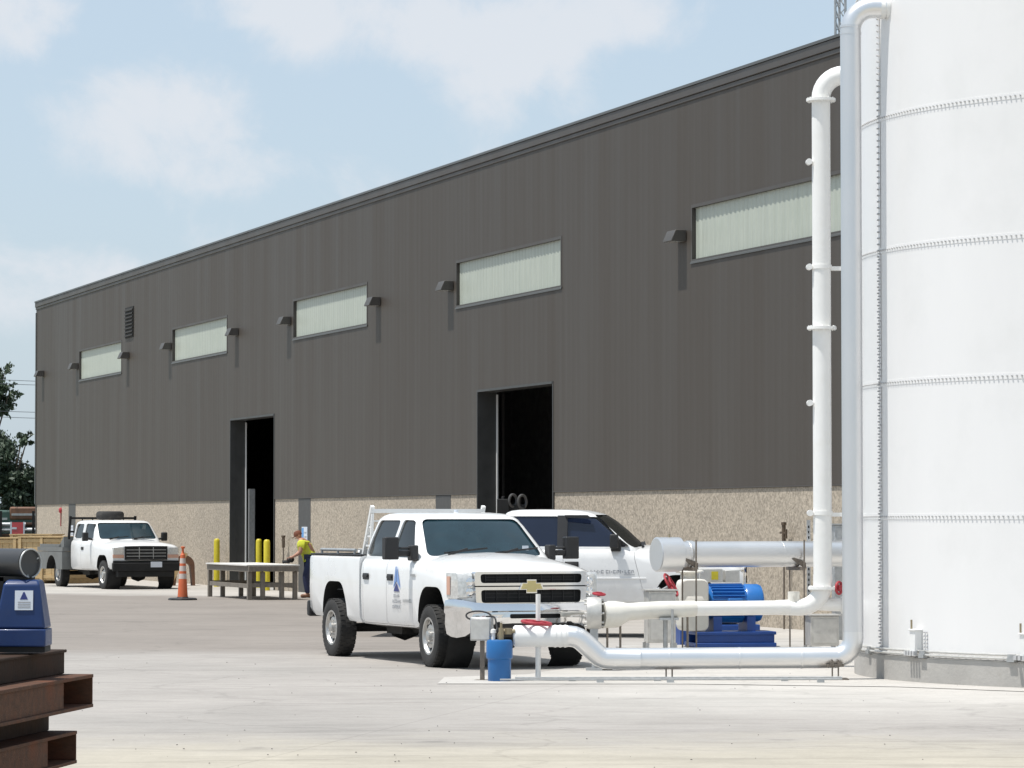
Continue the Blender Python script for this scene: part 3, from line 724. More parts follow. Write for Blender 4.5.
c3, s3 = math.cos(R(-65)), math.sin(R(-65))
def on3(x, y, z): return Vector((-11.93 + c3 * x - s3 * y, 96.45 + s3 * x + c3 * y, z))
wd.location = on3(.15, 0, 1.125); wd.rotation_euler = (0, 0, R(-65)); wd.name = 'timber_offcut'
tag(wd, 'pale timber offcuts lying on the grey flatbed truck', 'timber')
sp = MB()
sp.lathe([(.25, .02), (.30, -.0), (.36, .02), (.385, .06), (.39, .12), (.385, .18), (.36, .22), (.30, .24), (.25, .22), (.25, .02)], n=40)
o = obj('spare_tyre', sp, M['rubber']); o.location = on3(1.55, .05, 1.884); tag(o, 'black spare tyre lying flat above the cab of the old flatbed truck', 'tyre')
# ------------------------------------------------------------------ warehouse
A0 = 56.5
U = Vector((-.3214, .947, 0)); NO = Vector((-.947, -.3214, 0))
def wall(a, o=0, z=0): return Vector((24.52, 0, 0)) + U * a + NO * o + Vector((0, 0, z))
def ax(x): return 88040.0 / (x + 642.0)
LEN = ax(35.5) - A0
wh = thing('warehouse', 'long dark bronze metal warehouse on a pebbled concrete base with high strip windows', 'warehouse', wall(A0), math.atan2(U.y, U.x))
def top(l): return 9.93 - .13 * l / LEN
doorsL = [(ax(553.5) - A0, ax(477) - A0), (ax(274.5) - A0, ax(230) - A0)]
DZ = 4.72
wins = [(2.3, 9.5)] + [(ax(r) - A0, ax(l) - A0) for r, l in ((562, 456), (367.3, 292.8), (227, 171.8), (121.3, 78.7))]
WZ0, WZ1 = 6.60, 7.67
def rib(l):
    t = (l % .305)
    return .0010 if .13 < t < .17 else (0 if t < .10 or t > .20 else .0010 * min(1, (t - .10) / .03, (.20 - t) / .03))
xs = set([0, LEN]); k = 0
while k * .305 < LEN:
    for d in (0, .10, .13, .17, .20):
        if k * .305 + d < LEN: xs.add(round(k * .305 + d, 4))
    k += 1
for a, b in doorsL + wins: xs |= {round(a, 4), round(b, 4)}
xs = sorted(xs)
zs = [2.44, DZ, WZ0, WZ1, 9.3, 'top']
mb = MB(); vid = {}
def vv(l, zi):
    key = (l, zi)
    if key not in vid:
        z = zs[zi] if zs[zi] != 'top' else top(l) - .05
        vid[key] = len(mb.v); mb.v.append(Vector((l, rib(l), z)))
    return vid[key]
inside = lambda l, L_: any(a - 1e-4 <= l <= b + 1e-4 for a, b in L_)
for i in range(len(xs) - 1):
    m_ = (xs[i] + xs[i + 1]) / 2
    for zi in range(len(zs) - 1):
        if zi == 0 and inside(m_, doorsL): continue
        if zi == 2 and inside(m_, wins): continue
        mb.f.append((vv(xs[i + 1], zi), vv(xs[i], zi), vv(xs[i], zi + 1), vv(xs[i + 1], zi + 1))); mb.mi.append(0)
obj('metal_cladding', mb, M['metal_wall'], wh, recalc=False, angle=20)
# soffit under the cladding, the other walls, roof, dark liner
mb = MB()
mb.lo_hi((-.0, -30, 0), (.2, -.5, 9.6)); mb.lo_hi((LEN - .2, -30, 0), (LEN - .001, -.002, 9.7)); mb.lo_hi((.2, -30, 0), (LEN - .2, -29.8, 9.6))
obj('rear_walls', mb, M['metal_wall'], wh); wh.children[-1].name = 'rear_wall'
mb = MB(); mb.add([(0, -.005, top(0) - .06), (LEN, -.005, top(LEN) - .06), (LEN, -30, 9.0), (0, -30, 9.1)], [(0, 1, 2, 3)]); mb.add([(0, -.005, top(0) - .26), (LEN, -.005, top(LEN) - .26), (LEN, -29.9, 8.8), (0, -29.9, 8.9)], [(0, 3, 2, 1)])
obj('roof', mb, M['coping'], wh, recalc=False)
# concrete base panels between the doors
mb = MB(); cuts = sorted(doorsL); lo = 0
seg = []
for a, b in cuts: seg.append((lo, a)); lo = b
seg.append((lo, LEN))
pan = []
for a, b in seg:
    n = max(1, round((b - a) / 7.0))
    for k in range(n):
        p0, p1 = a + (b - a) * k / n, a + (b - a) * (k + 1) / n
        mb = MB(); mb.lo_hi((p0 + .003, -.40, 0), (p1 - .003, -.022, 2.434)); obj('concrete_panel', mb, M['aggregate'], wh, bevel=.004)
mb = MB()
for a, b in seg: mb.lo_hi((a, -.398, 2.436), (b, .006, 2.456))
obj('base_flashing', mb, M['trim'], wh)
# dark box behind the openings
mb = MB(); mb.lo_hi((.2, -29.8, 0.005), (LEN - .2, -.03, .012)); obj('floor_slab', mb, M['foundation'], wh)
mb = MB()
mb.lo_hi((.2, -13.0, .0), (LEN - .2, -12.8, 9.3))
for a, b in seg: mb.lo_hi((a, -.45, 2.47), (b, -.41, 9.2))
for a, b in doorsL: mb.lo_hi((a, -.45, DZ + .02), (b, -.41, 9.2))
mb.lo_hi((.2, -13, 9.3), (LEN - .2, -.41, 9.35))
obj('interior_lining', mb, M['interior'], wh)
for a, b in doorsL:                                          # door surrounds, guides and rolled curtain
    mb = MB()
    mb.lo_hi((b - .05, -.42, 0), (b + .0, .010, DZ)); mb.lo_hi((a + .0, -.42, 0), (a + .05, .010, DZ)); mb.lo_hi((a + .05, -.42, DZ - .05), (b - .05, .02, DZ))
    d = obj('door_frame', mb, M['dark_door'], wh)
    mb = MB(); mb.lo_hi((b - .10, -.455, 0), (b - .052, -.425, DZ - .1)); obj('door_guide', mb, M['whitepaint'], d)
for i, (a, b) in enumerate(doorsL):
    mb = MB()
    if i == 1: mb.lo_hi((b - .25, -.66, 0), (b - .10, -.50, 2.75))
    else:
        mb.lo_hi((b - 1.2, -4.2, 0), (b - 1.0, -4.0, 4.4))
    obj('inner_post', mb, M['galv'] if i == 1 else M['pilaster'], wh)
    for k in range(3):
        q = MB(); q.lo_hi((a + .3 + k * 1.5, -6.2 - k * .8, 0), (a + .5 + k * 1.5, -6.0 - k * .8, 5.5)); obj('inner_post', q, M['pilaster'], wh)
# windows
for a, b in wins:
    fr = MB()
    for s, z0, z1 in ((0, WZ1 - .06, WZ1), (1, WZ0, WZ0 + .06)): fr.lo_hi((a, -.10, z0), (b, .010, z1))
    fr.lo_hi((a, -.10, WZ0 + .06), (a + .06, .010, WZ1 - .06)); fr.lo_hi((b - .05, -.10, WZ0 + .06), (b, .010, WZ1 - .06))
    w = obj('window', fr, M['trim'], wh)
    pm = MB(); n = int((b - a - .12) / .05); vs = []
    for k in range(n + 1):
        x = a + .06 + (b - a - .12) * k / n; d = -.070 + .005 * (1 if k % 4 in (1, 2) else -1)
        vs += [(x, d, WZ0 + .055), (x, d, WZ1 - .055)]
    pm.add(vs, [(2 * k + 2, 2 * k, 2 * k + 1, 2 * k + 3) for k in range(n)])
    obj('pane', pm, M['fibreglass'], w, recalc=False, angle=10)
    sm = MB(); sm.prism([(-.06, WZ0 + .064), (.024, WZ0 + .01), (.024, WZ0 - .02), (.012, WZ0 - .02), (.012, WZ0 + .03), (-.06, WZ0 + .03)], (a - .02, 0, 0), (0, 1, 0), (0, 0, 1), (0, b - a + .04))
    obj('sill', sm, M['coping'], w)
# cornice
mb = MB()
def tband(o0, o1, d0, d1):
    vs = []
    for l in (0 - .05, LEN + .015):
        for o, d in ((o0, d0), (o1, d0), (o1, d1), (o0, d1)): vs.append((l, o, top(l) - d))
    mb.add(vs, [(0, 1, 2, 3), (7, 6, 5, 4), (0, 4, 5, 1), (1, 5, 6, 2), (2, 6, 7, 3), (3, 7, 4, 0)])
tband(-.3, .07, .0, .05); obj('coping', mb, M['coping'], wh)
mb = MB(); tband(.0, .05, .052, .22); tband(.0, .025, .222, .31); obj('fascia', mb, M['trim'], wh, bevel=.01)
# corner flashing, louvre, pilasters
mb = MB(); mb.lo_hi((LEN - .12, .0, 2.46), (LEN + .01, .03, 9.38)); obj('corner_flashing', mb, M['coping'], wh)
mb = MB(); la, lb = ax(133.2) - A0, ax(125) - A0
mb.lo_hi((la, -.02, 7.68), (lb, .02, 8.66)); mb.slot = 1
for k in range(8):
    z = 7.74 + k * .115; mb.prism([(.02, z + .07), (.06, z), (.06, z - .012), (.02, z + .055)], (la + .04, 0, 0), (0, 1, 0), (0, 0, 1), (0, lb - la - .08))
obj('wall_louver', mb, [M['matt_black'], M['chassis']], wh)
for x0, x1 in ((68.4, 75.2), (298, 310), (435, 450)):
    mb = MB(); a, b = ax(x1) - A0, ax(x0) - A0
    mb.lo_hi((a, -.12, 0), (b, -.012, 2.432)); obj('steel_pilaster', mb, M['pilaster'], wh, bevel=.01)
# wall lights
lamp = None
for x in (39, 73, 123.5, 165.5, 232, 284, 373, 445, 676):
    a = ax(x + 3.5 + x / 200) - A0
    if lamp is None:
        mb = MB()
        mb.prism([(.0, .0), (.29, .0), (.29, .03), (.21, .21), (.0, .21)], (-.22, 0, 0), (0, 1, 0), (0, 0, 1), (0, .44))
        lamp = obj('wall_light', mb, M['lightbox'], wh, bevel=.008)
        mb = MB(); mb.lo_hi((-.2, .05, -.006), (.2, .25, -.002)); obj('lamp_lens', mb, M['lens'], lamp)
        o = lamp
    else: o = copy_tree(lamp, wh)
    o.location = (min(a, LEN - .3), .013, 7.02)
# ------------------------------------------------------------------ signs, valves and bits on the wall
def wall_sign(px0, px1, z0, z1, label, cols):
    a, b = ax(px1), ax(px0)
    mb = MB(); w = b - a; mb.lo_hi((0, -.0, z0), (w, .015, z1)); mb.slot = 1; mb.lo_hi((w * .62, .015, z0 + .02), (w - .03, .019, z1 - .03))
    mb.slot = 2
    for k in range(5): mb.lo_hi((.06, .015, z0 + .06 + k * .11), (w * .5, .018, z0 + .10 + k * .11))
    o = obj('wall_sign', mb, [M['label_white'], M['sign_blue'] if cols else M['greytext'], M['greytext']], None, wall(a, -.010), math.atan2(U.y, U.x)); tag(o, label, 'sign', 'signs on the steel columns'); return o
wall_sign(302, 307.5, 1.03, 1.70, 'white and blue notice on the grey steel column behind the worker', 1)
wall_sign(70.5, 73.5, 1.10, 1.70, 'white notice on the grey steel column above the timber crates', 0)
for x, lab in ((61, 'red alarm bell on the pebbled wall above the timber crates'),):
    mb = MB(); mb.lathe([(.0, .09), (.07, .08), (.10, .04), (.10, .0)], axis='Y', n=20); mb.box((.0, .015, -.3), (.03, .03, .5))
    o = obj('alarm_bell', mb, M['red'], None, wall(ax(x), -.02, 2.22), math.atan2(U.y, U.x)); tag(o, lab, 'alarm bell')
def standpipe(x, z0, z1, r, label, out=.12):
    t = thing('standpipe', label, 'standpipe', wall(ax(x), out), math.atan2(U.y, U.x), 'standpipes by the warehouse wall')
    mb = MB(); mb.cyl((0, 0, 0), (0, 0, z0), r, n=10); obj('riser', mb, M['steel_rod'], t)
    mb = MB(); mb.cyl((0, 0, z0), (0, 0, z1), r * 1.9, n=12); mb.bar((-.10, -.0, z0 + .2), (.14, .0, z0 + .2), .035); mb.bar((-.10, 0, z0 + .1), (-.10, 0, z0 + .26), .03); mb.cyl((0, 0, z1), (0, 0, z1 + .05), r * 2.6, n=10)
    obj('valve', mb, M['valve_brown'], t)
standpipe(790, 1.45, 1.78, .018, 'thin brown standpipe with valve against the pebbled wall behind the pump motor')
standpipe(288, 1.15, 1.42, .022, 'brown standpipe with valve between the far doorway and the bent worker')
# bollards
bol = None
for i, (x, a_, out, lab) in enumerate(((221.2, ax(221.2) + 1.1, None, 'yellow steel bollard by the pebbled wall, alone on the far side of the doorway'),
                                    (259.4, None, 93.8, 'yellow bollard at the far doorway, partly in shade, the further of the close pair'),
                                    (267.3, None, 90.5, 'yellow sunlit bollard at the far doorway, the nearer of the close pair'))):
    if a_: Y = (wall(ax(231) , .45)).y
    else: Y = out
    p = Vector((gx(x, Y), Y, 0))
    if bol is None:
        mb = MB(); mb.lathe([(.0, 1.36), (.05, 1.355), (.075, 1.33), (.085, 1.28), (.085, 0), (0, 0)], n=24); me = mb.mesh('bollard', M['yellow'])
        bol = me
    o = bpy.data.objects.new('bollard', bol); COL.objects.link(o); o.location = p; tag(o, lab, 'bollard', 'yellow bollards guarding the doorway')
    if i == 0: o.location = wall(ax(227.5), .30)
# brown boards behind the cone
mb = MB(); arch_o = [(.30 * math.cos(PI * k / 14), .58 + .30 * math.sin(PI * k / 14)) for k in range(15)]; arch_i = [(.19 * math.cos(PI * k / 14), .50 + .16 * math.sin(PI * k / 14)) for k in range(15)]
mb.prism([(.32, 0)] + arch_o + [(-.34, 0), (-.24, 0)] + arch_i[::-1] + [(.24, 0)], (0, 0, 0), (1, 0, 0), (0, 0, 1), (-.22, .22))
o = obj('brown_stand', mb, M['wood_brown'], None, (gx(184, 97.5), 97.5, 0), R(12)); tag(o, 'brown arch-shaped stand by the pebbled wall behind the traffic cone', 'stand')
mb = MB(); mb.box((0, 0, .5), (.10, .04, 1.05))
o = obj('plank', mb, M['wood'], None, (gx(170.5, 97.0), 97.0, .025), 0); o.rotation_euler = (R(-4), R(27), 0); tag(o, 'pale plank leaning aslant on the brown stand by the traffic cone', 'plank')
# lattice mast on the roof
MP = min((wall(56.6 + k * .02, -.45, 9.72) for k in range(400)), key=lambda p: abs(512 + F * CP * p.x / p.y - 841.5))
t = thing('lattice_mast', 'grey galvanised lattice mast standing on the warehouse roof edge', 'mast', MP)
mb = MB(); hgt = 2.6; s_ = .085
for x, y in ((-s_, -s_), (s_, -s_), (0, s_)): mb.cyl((x, y, 0), (x, y, hgt), .022, n=8)
cs = [(-s_, -s_), (s_, -s_), (0, s_)]
for k in range(13):
    for j in range(3):
        p, q_ = cs[j], cs[(j + 1) % 3]
        mb.bar((p[0], p[1], k * .2), (q_[0], q_[1], k * .2 + (.2 if k % 2 else 0.2)), .016)
obj('lattice', mb, M['galv'], t)
mb = MB(); mb.box((0, 0, .0), (.5, .5, .04)); obj('base_plate', mb, M['galv'], t)

# ------------------------------------------------------------------ bolted tank
TX, TY, TR = 8.65, 41.0, 4.45
tk = thing('storage_tank', 'tall white bolted steel storage tank with rows of bolts on a concrete ring', 'tank', (TX, TY, 0))
ZB, CH, NCO = .30, 1.562, 6
def zc_(k): return ZB if k == 0 else .375 + k * CH
prof = []
mb = MB()
for k in range(NCO):
    r = TR + .010 * (k % 2)
    r = TR + .0015 * k
    z0, z1 = zc_(k), zc_(k + 1)
    prof += [(r, z0 + .001), (r, z1 - .072), (r + .004, z1 - .068), (r + .004, z1)]
mb.lathe(prof, n=192)
obj('shell', mb, M['tank'], tk, angle=30)
mb = MB(); mb.lathe([(TR + .06, ZB + NCO * CH), (TR + .06, ZB + NCO * CH + .1), (0, ZB + NCO * CH + .9)], n=96); obj('tank_roof', mb, M['tank'], tk)
A_LO, A_HI = R(165), R(262)
def bolt_at(mb, a, r, z, s=.013, d=.022):
    n = Vector((math.cos(a), math.sin(a), 0)); c = n * r; c.z = z
    mb.cyl(c, c + n * d, s, s * .8, n=6)
mseam = []
for k in range(NCO):
    mb = MB(); a = A_LO; z = zc_(k + 1) - .034
    while a < A_HI: bolt_at(mb, a, TR + .0015 * k + .003, z, .012, .018); a += .066 / TR
    obj('bolt_row', mb, M['bolt'], tk, recalc=True)
sx = gx(879.5, 40.05) - TX
sa = math.atan2(-math.sqrt(TR ** 2 - sx ** 2), sx)
for da, tagname in ((0, 'seam'), (R(45), 'seam'), (R(-45), 'seam')):
    mb = MB(); aw = .10 / TR
    for k in range(NCO):
        r = TR + .0015 * k + .006; z0, z1 = zc_(k), zc_(k + 1) - .07
        mb.lathe([(r, z0), (r, z1)], n=4, a0=sa + da - .035 / TR, a1=sa + da + .04 / TR)
    s_o = obj('vertical_seam', mb, M['tank'], tk, recalc=False)
    mb = MB(); z = ZB + .05
    while z < ZB + NCO * CH - .05:
        k = int((z - ZB) / CH)
        if k < 3:
            bolt_at(mb, sa + da - .016 / TR, TR + .012, z, .012); bolt_at(mb, sa + da + .016 / TR, TR + .012, z + .035, .012)
        else: bolt_at(mb, sa + da, TR + .014, z, .013)
        z += .072
    obj('bolt_row', mb, M['bolt'], s_o)
mb = MB(); mb.lathe([(TR + .02, ZB + .0), (TR + .02, ZB + .05), (TR, ZB + .05)], n=192); obj('base_flange', mb, M['tank'], tk)
mb = MB(); a = A_LO
while a < A_HI: bolt_at(mb, a, TR + .015, ZB + .03, .014, .02); a += .11 / TR
obj('bolt_row', mb, M['bolt'], tk)
for px in (919, 1028):
    d_ = Vector(((px - 512) / F, 1 / CP)).normalized(); c_ = Vector((TX, TY)); b_ = d_.dot(c_); h_ = d_ * (b_ - math.sqrt(b_ * b_ - c_.dot(c_) + TR * TR)) - c_
    a = math.atan2(h_.y, h_.x); n = Vector((math.cos(a), math.sin(a), 0)); t_ = Vector((-n.y, n.x, 0)); rz = a - PI / 2
    h = holder('anchor_bracket', tk)
    mb = MB()
    mb.box(n * (TR + .05) + Vector((0, 0, ZB + .175)), (.11, .10, .245), rz); mb.box(n * (TR + .055) + Vector((0, 0, ZB + .305)), (.13, .12, .02), rz)
    obj('bracket_box', mb, M['whitepaint'], h, bevel=.006)
    mb = MB()
    for j in range(2):
        for k in range(6): bolt_at(mb, a + (.115 + .045 * j) / TR, TR + .006, ZB + .07 + k * .042, .010)
    for k in range(4): mb.box(n * (TR + .12) + t_ * (-.09 + .055 * k) + Vector((0, 0, ZB + .04)), (.035, .05, .05), rz)
    obj('bracket_bolt', mb, M['bolt'], h)
    mb = MB(); c = n * (TR + .07) - t_ * .06; mb.cyl(c + Vector((0, 0, ZB + .31)), c + Vector((0, 0, ZB + .42)), .012, n=8); obj('anchor_rod', mb, M['brass'], h)
fo = MB(); fo.lathe([(TR - .3, .295), (TR + .045, .295), (TR + .06, .28), (TR + .06, 0)], n=128)
o = obj('foundation_ring', fo, M['foundation'], None, (TX, TY, 0), angle=20); tag(o, 'weathered grey concrete ring under the white storage tank', 'foundation')
for rr0, z in ((TR + .075, .325), (TR + .06, .365)):
    mb = MB(); mb.tube([(TX + rr0 * math.cos(A_LO + (A_HI - A_LO) * k / 60), TY + rr0 * math.sin(A_LO + (A_HI - A_LO) * k / 60), z) for k in range(61)], .013, 8)
    mb.slot = 1
    for k in range(5, 60, 11): mb.box((TX + rr0 * math.cos(A_LO + (A_HI - A_LO) * k / 60), TY + rr0 * math.sin(A_LO + (A_HI - A_LO) * k / 60), z - .012), (.10, .06, .045), rz=A_LO + (A_HI - A_LO) * k / 60 + PI / 2)
    o = obj('conduit', mb, [M['galv_sheet'], M['galv']]); tag(o, 'thin grey conduit clipped along the tank base, the upper line' if z > .34 else 'thin grey conduit clipped along the concrete ring, the lower line', 'conduit', 'conduits around the tank base')

# ------------------------------------------------------------------ silver jacketed pipe from the tank top down and along the ground
PY = 39.7
def flange(mb, c, axis, r, h, n=24): 
    c = Vector(c); a = Vector(axis).normalized(); mb.cyl(c - a * h / 2, c + a * h / 2, r, n=n)
px_ = gx(852, PY); zt = at(852, 8, PY).z; zb = at(700, 657.5, PY).z; rp = .121
sp = thing('jacketed_pipe', 'big silver jacketed pipe down the side of the white tank and along the ground', 'pipe', (0, 0, 0))
mb = MB()
mb.tube(bend([(4.75, PY, zt), (px_, PY, zt), (px_, PY, 4.0)], .26, 8), rp, 28, cap=False); obj('top_elbow', mb, M['alu'], sp, angle=20)
mb = MB(); mb.tube([(px_, PY, zt - .24), (px_, PY, zb + .3)], rp + .002, 28, cap=False)
for z in (zt - .30, zt - .22): flange(mb, (px_, PY, z), (0, 0, 1), rp + .006, .03)
obj('riser', mb, M['alu_dull'], sp)
mb = MB(); flange(mb, (gx(889.5, PY), PY, zt), (1, 0, 0), rp + .03, .04); flange(mb, (gx(884.5, PY), PY, zt), (1, 0, 0), rp + .008, .05); obj('collar', mb, M['white_pipe'], sp)
PL = 39.45
zu = at(540, 636, PL).z
def mitred(points, r, nseg=5):
    m = MB(); m.tube(points, r, 28, cap=False); return m
low_el = bend([(px_, PY, zb + .45), (px_, PY, zb), (gx(800, PY), PY, zb)], .22, 5)
mb = mitred(low_el, rp + .001); obj('lower_elbow', mb, M['alu'], sp, angle=14)
mb = MB(); mb.tube([(px_ - .18, PY, zb), (gx(612, PL), PL, zb - .005)], rp + .003, 28, cap=False)
for xx in (800, 738, 668): flange(mb, (gx(xx, PY), PY - .25 * (px_ - gx(xx, PY)) / (px_ - gx(612, PL)), zb - .002), (1, .08, 0), rp + .006, .02)
obj('ground_run', mb, M['alu'], sp)
sb = bend([(gx(640, PL), PL, zb - .005), (gx(601, PL), PL, zb), (gx(577, PL), PL - .05, zu), (gx(540, PL), PL - .05, zu)], [.20, .22], 3)
mb = mitred(sb, rp + .002); obj('offset_bend', mb, M['alu'], sp, angle=8)
mb = MB(); xe = gx(513, PL)
mb.tube([(gx(568, PL), PL - .05, zu), (xe + .02, PL - .05, zu), (xe, PL - .05, zu)], [rp + .004, rp + .004, rp - .02], 28)
for xx in (565, 560, 555): flange(mb, (gx(xx, PL), PL - .05, zu), (1, 0, 0), rp + .010, .025)
obj('raised_end', mb, M['white_pipe'], sp)
for xx in (668, 833):                                        # trapeze supports
    mb = MB(); x = gx(xx, PY); y = PY - .08
    for d in (-.035, .035): mb.cyl((x + d, y - .07, 0), (x + d, y - .07, zb - .02), .009, n=8)
    mb.box((x, y - .055, zb - .085), (.20, .06, .035)); mb.box((x, y, .012), (.3, .3, .024)); mb.box((x - .04, y - .07, zb - .065), (.05, .05, .05)); mb.box((x + .05, y - .07, zb - .065), (.05, .05, .05))
    obj('pipe_support', mb, M['steel_rod'], sp)
# ground conduits in front
for i, (dy, z, x0, x1, y0) in enumerate(((-.28, .05, 515, 842, 670), (-.62, .045, 500, 842, 677))):
    mb = MB(); Yc = PL + dy
    mb.tube([(gx(x0, Yc), Yc, z), (gx(x1, Yc), Yc + .12, z)], .010, 8); mb.slot = 1
    for xx in ((572, 657, 784) if i == 0 else (600, 670, 820)): mb.box((gx(xx, Yc), Yc + .05, z * .6), (.08, .07, .05))
    o = obj('ground_conduit', mb, [M['galv'], M['galv']]); tag(o, ('thin conduit on blocks just below the silver ground pipe', 'thin conduit lying on the pale concrete, nearer than its twin')[i], 'conduit', 'conduits on the ground')

# white post with red handwheel through the raised end
pp = gx(538, PL)
t = thing('gate_valve', 'white valve post with a flat red handwheel on the raised silver pipe end', 'valve', (pp, PL - .05, 0))
mb = MB(); mb.cyl((0, 0, zu + rp), (0, 0, at(538, 594, PL).z), .028, n=14); obj('stem', mb, M['pvc'], t)
mb = MB(); mb.cyl((0, 0, 0), (0, 0, zu - rp), .032, n=14); mb.cyl((0, 0, 0), (0, 0, .02), .09, n=14); obj('support_leg', mb, M['pvc'], t)
def handwheel(mb, c, axis, r, rr=.012, spokes=4):
    c = Vector(c); a = Vector(axis).normalized(); u = a.orthogonal().normalized(); w = a.cross(u)
    mb.tube([c + (u * math.cos(2 * PI * k / 24) + w * math.sin(2 * PI * k / 24)) * r for k in range(24)], rr, 8, closed=True)
    for k in range(spokes):
        d = u * math.cos(PI * k / spokes * 2) + w * math.sin(PI * k / spokes * 2); mb.bar(c, c + d * r, rr * 1.4)
    mb.cyl(c - a * .02, c + a * .025, rr * 2.4, n=10)
mb = MB(); handwheel(mb, (-.02, 0, zu + rp + .035), (.1, -.05, 1), .165, .020); obj('handwheel', mb, M['red'], t)

# blue barrel and control box
Yb = 39.3; xb = gx(499.5, Yb)
t = thing('barrel', 'small blue plastic barrel with pipe fittings on its lid, beside the raised silver pipe end', 'barrel', (xb, Yb, 0))
mb = MB(); mb.lathe([(0, 0), (.125, 0), (.133, .012), (.134, .255), (.150, .27), (.153, .285), (.151, .455), (.140, .478), (.12, .482), (0, .485)], n=36); obj('body', mb, M['blue_barrel'], t)
mb = MB(); mb.tube(bend([(.0, 0, .48), (.0, 0, .58), (.18, 0, .58)], .05, 5), .025, 12); mb.cyl((.02, -.06, .48), (.02, -.06, .62), .03, n=12); mb.cyl((.02, -.06, .62), (.02, -.06, .68), .014, n=10); mb.cyl((.10, 0, .545), (.10, 0, .615), .045, n=12); obj('pipe_fitting', mb, M['brass'], t)
mb = MB(); mb.cyl((-.07, -.03, .48), (-.07, -.03, .56), .022, n=12); mb.lathe([(.034, .56), (.03, .60), (0, .61)], (-.07, -.03, 0), n=12); obj('cable_gland', mb, M['pvc'], t)
Yk = 39.5; xk = gx(482, Yk)
t = thing('control_box', 'grey control box on a thin post with looped black cable, beside the blue barrel', 'control box', (xk, Yk, 0), R(-14))
mb = MB(); mb.box((0, 0, .60), (.25, .14, .27)); obj('enclosure', mb, M['galv'], t, bevel=.012)
mb = MB(); mb.box((0, -.075, .60), (.22, .012, .24)); obj('lid', mb, M['galv_sheet'], t, bevel=.004)
mb = MB(); mb.box((0, .02, .235), (.045, .045, .47)); mb.box((0, .02, .006), (.16, .16, .012)); obj('post', mb, M['steel_rod'], t)
mb = MB()
mb.tube([Vector((-.02, .0, .72)) + Vector((.15 * math.cos(a) - .02, .03 * math.sin(a), .055 * math.sin(a) + .035 * math.cos(a) * -.2 + .03)) for a in [2 * PI * k / 20 for k in range(20)]], .011, 8, closed=True)
mb.tube(bend([(.05, 0, .74), (.16, -.02, .75), (.21, -.10, .60), (.17, -.2, .52)], .06, 5), .011, 8)
obj('cable', mb, M['black'], t)

# ------------------------------------------------------------------ white painted pipe
Wy = 43.1
xv = gx(822, Wy); zl = at(700, 607.5, Wy).z; ztop = at(822, 84, Wy).z; rv = .118
t = thing('white_pipe', 'tall white painted pipe with flanged joints, bending to a low run across the yard', 'pipe', (0, 0, 0))
mb = MB(); mb.tube([(xv, Wy, zl + .40), (xv, Wy, at(822, 101, Wy).z)], rv, 24, cap=False); obj('riser', mb, M['white_pipe'], t)
mb = MB(); zf = at(822, 100, Wy).z
ang = Vector((.86, -.2, 0)).normalized()
mb.tube(bend([(xv, Wy, zf), (xv, Wy, zf + .31), Vector((xv, Wy, zf + .31)) + ang * .9], .29, 8), rv + .002, 24); obj('top_elbow', mb, M['white_pipe'], t)
mb = MB(); mb.tube(bend([(xv, Wy, zl + .42), (xv, Wy, zl), (gx(775, Wy), Wy, zl)], .30, 8), [rv + .004] * 2 + [rv - .002 * k for k in range(8)] + [rv - .026], 24, cap=False); obj('lower_elbow', mb, M['white_pipe'], t)
mb = MB(); mb.tube([(gx(790, Wy), Wy, zl), (gx(690, Wy - .6), Wy - .6, zl)], .090, 24, cap=False); obj('low_run', mb, M['white_pipe'], t)
mb = MB(); mb.tube([(gx(694, Wy - .58), Wy - .58, zl), (gx(660, Wy - .75), Wy - .75, zl - .01), (gx(628, Wy - .9), Wy - .9, zl - .03), (gx(616, Wy - .95), Wy - .95, zl - .06), (gx(602, Wy - 1.0), Wy - 1.0, zl - .06)], [.10, .108, .11, .165, .17], 24); obj('reducer', mb, M['offwhite'], t)
for y_, kind in ((100, 1), (328, 1), (588, 1), (267, 2), (162, 3), (403, 3), (513, 2)):
    mb = MB(); z = at(822, y_, Wy).z
    if kind == 1:
        flange(mb, (xv, Wy, z), (0, 0, 1), rv + .070, .034)
        for k in range(12): mb.cyl((xv + (rv + .045) * math.cos(k * PI / 6), Wy + (rv + .045) * math.sin(k * PI / 6), z - .03), (xv + (rv + .045) * math.cos(k * PI / 6), Wy + (rv + .045) * math.sin(k * PI / 6), z + .03), .012, n=6)
        obj('flange', mb, M['white_pipe'], t)
    else:
        flange(mb, (xv, Wy, z), (0, 0, 1), rv + .012, .05) if kind == 2 else None
        mb.cyl((xv - rv - .07, Wy - .03, z), (xv - rv + .05, Wy - .03, z), .028, n=10); mb.cyl((xv - rv - .04, Wy - .07, z), (xv - rv - .04, Wy + .04, z), .040, n=12)
        if kind == 2: mb.box((xv + rv + .12, Wy, z - .02), (.26, .10, .05))
        obj('pipe_clamp', mb, M['white_pipe'], t)
mb = MB(); mb.cyl((xv - .1, Wy + .05, zl + .05), (gx(843, Wy), Wy + .1, zl + .03), .085, n=20); flange(mb, (gx(843, Wy), Wy + .1, zl + .03), (1, 0, 0), .11, .05); obj('branch_stub', mb, M['white_pipe'], t)
mb = MB(); mb.cyl((gx(793, Wy), Wy, zl + .05), (gx(793, Wy), Wy, zl + .20), .075, n=16); mb.cyl((gx(793, Wy), Wy - .09, zl + .15), (gx(793, Wy), Wy - .04, zl + .15), .02, n=8); obj('inspection_cap', mb, M['offwhite'], t)
for xx, w in ((607, .02), (620, .02), (687, .02)):
    mb = MB(); Y = Wy - .6 - .3 * (687 - xx) / 70; x = gx(xx, Y); mb.cyl((x, Y, 0), (x, Y, zl - .08), .014, n=8); mb.box((x, Y, .01), (.12, .12, .02)); obj('support_rod', mb, M['steel_rod'], t)
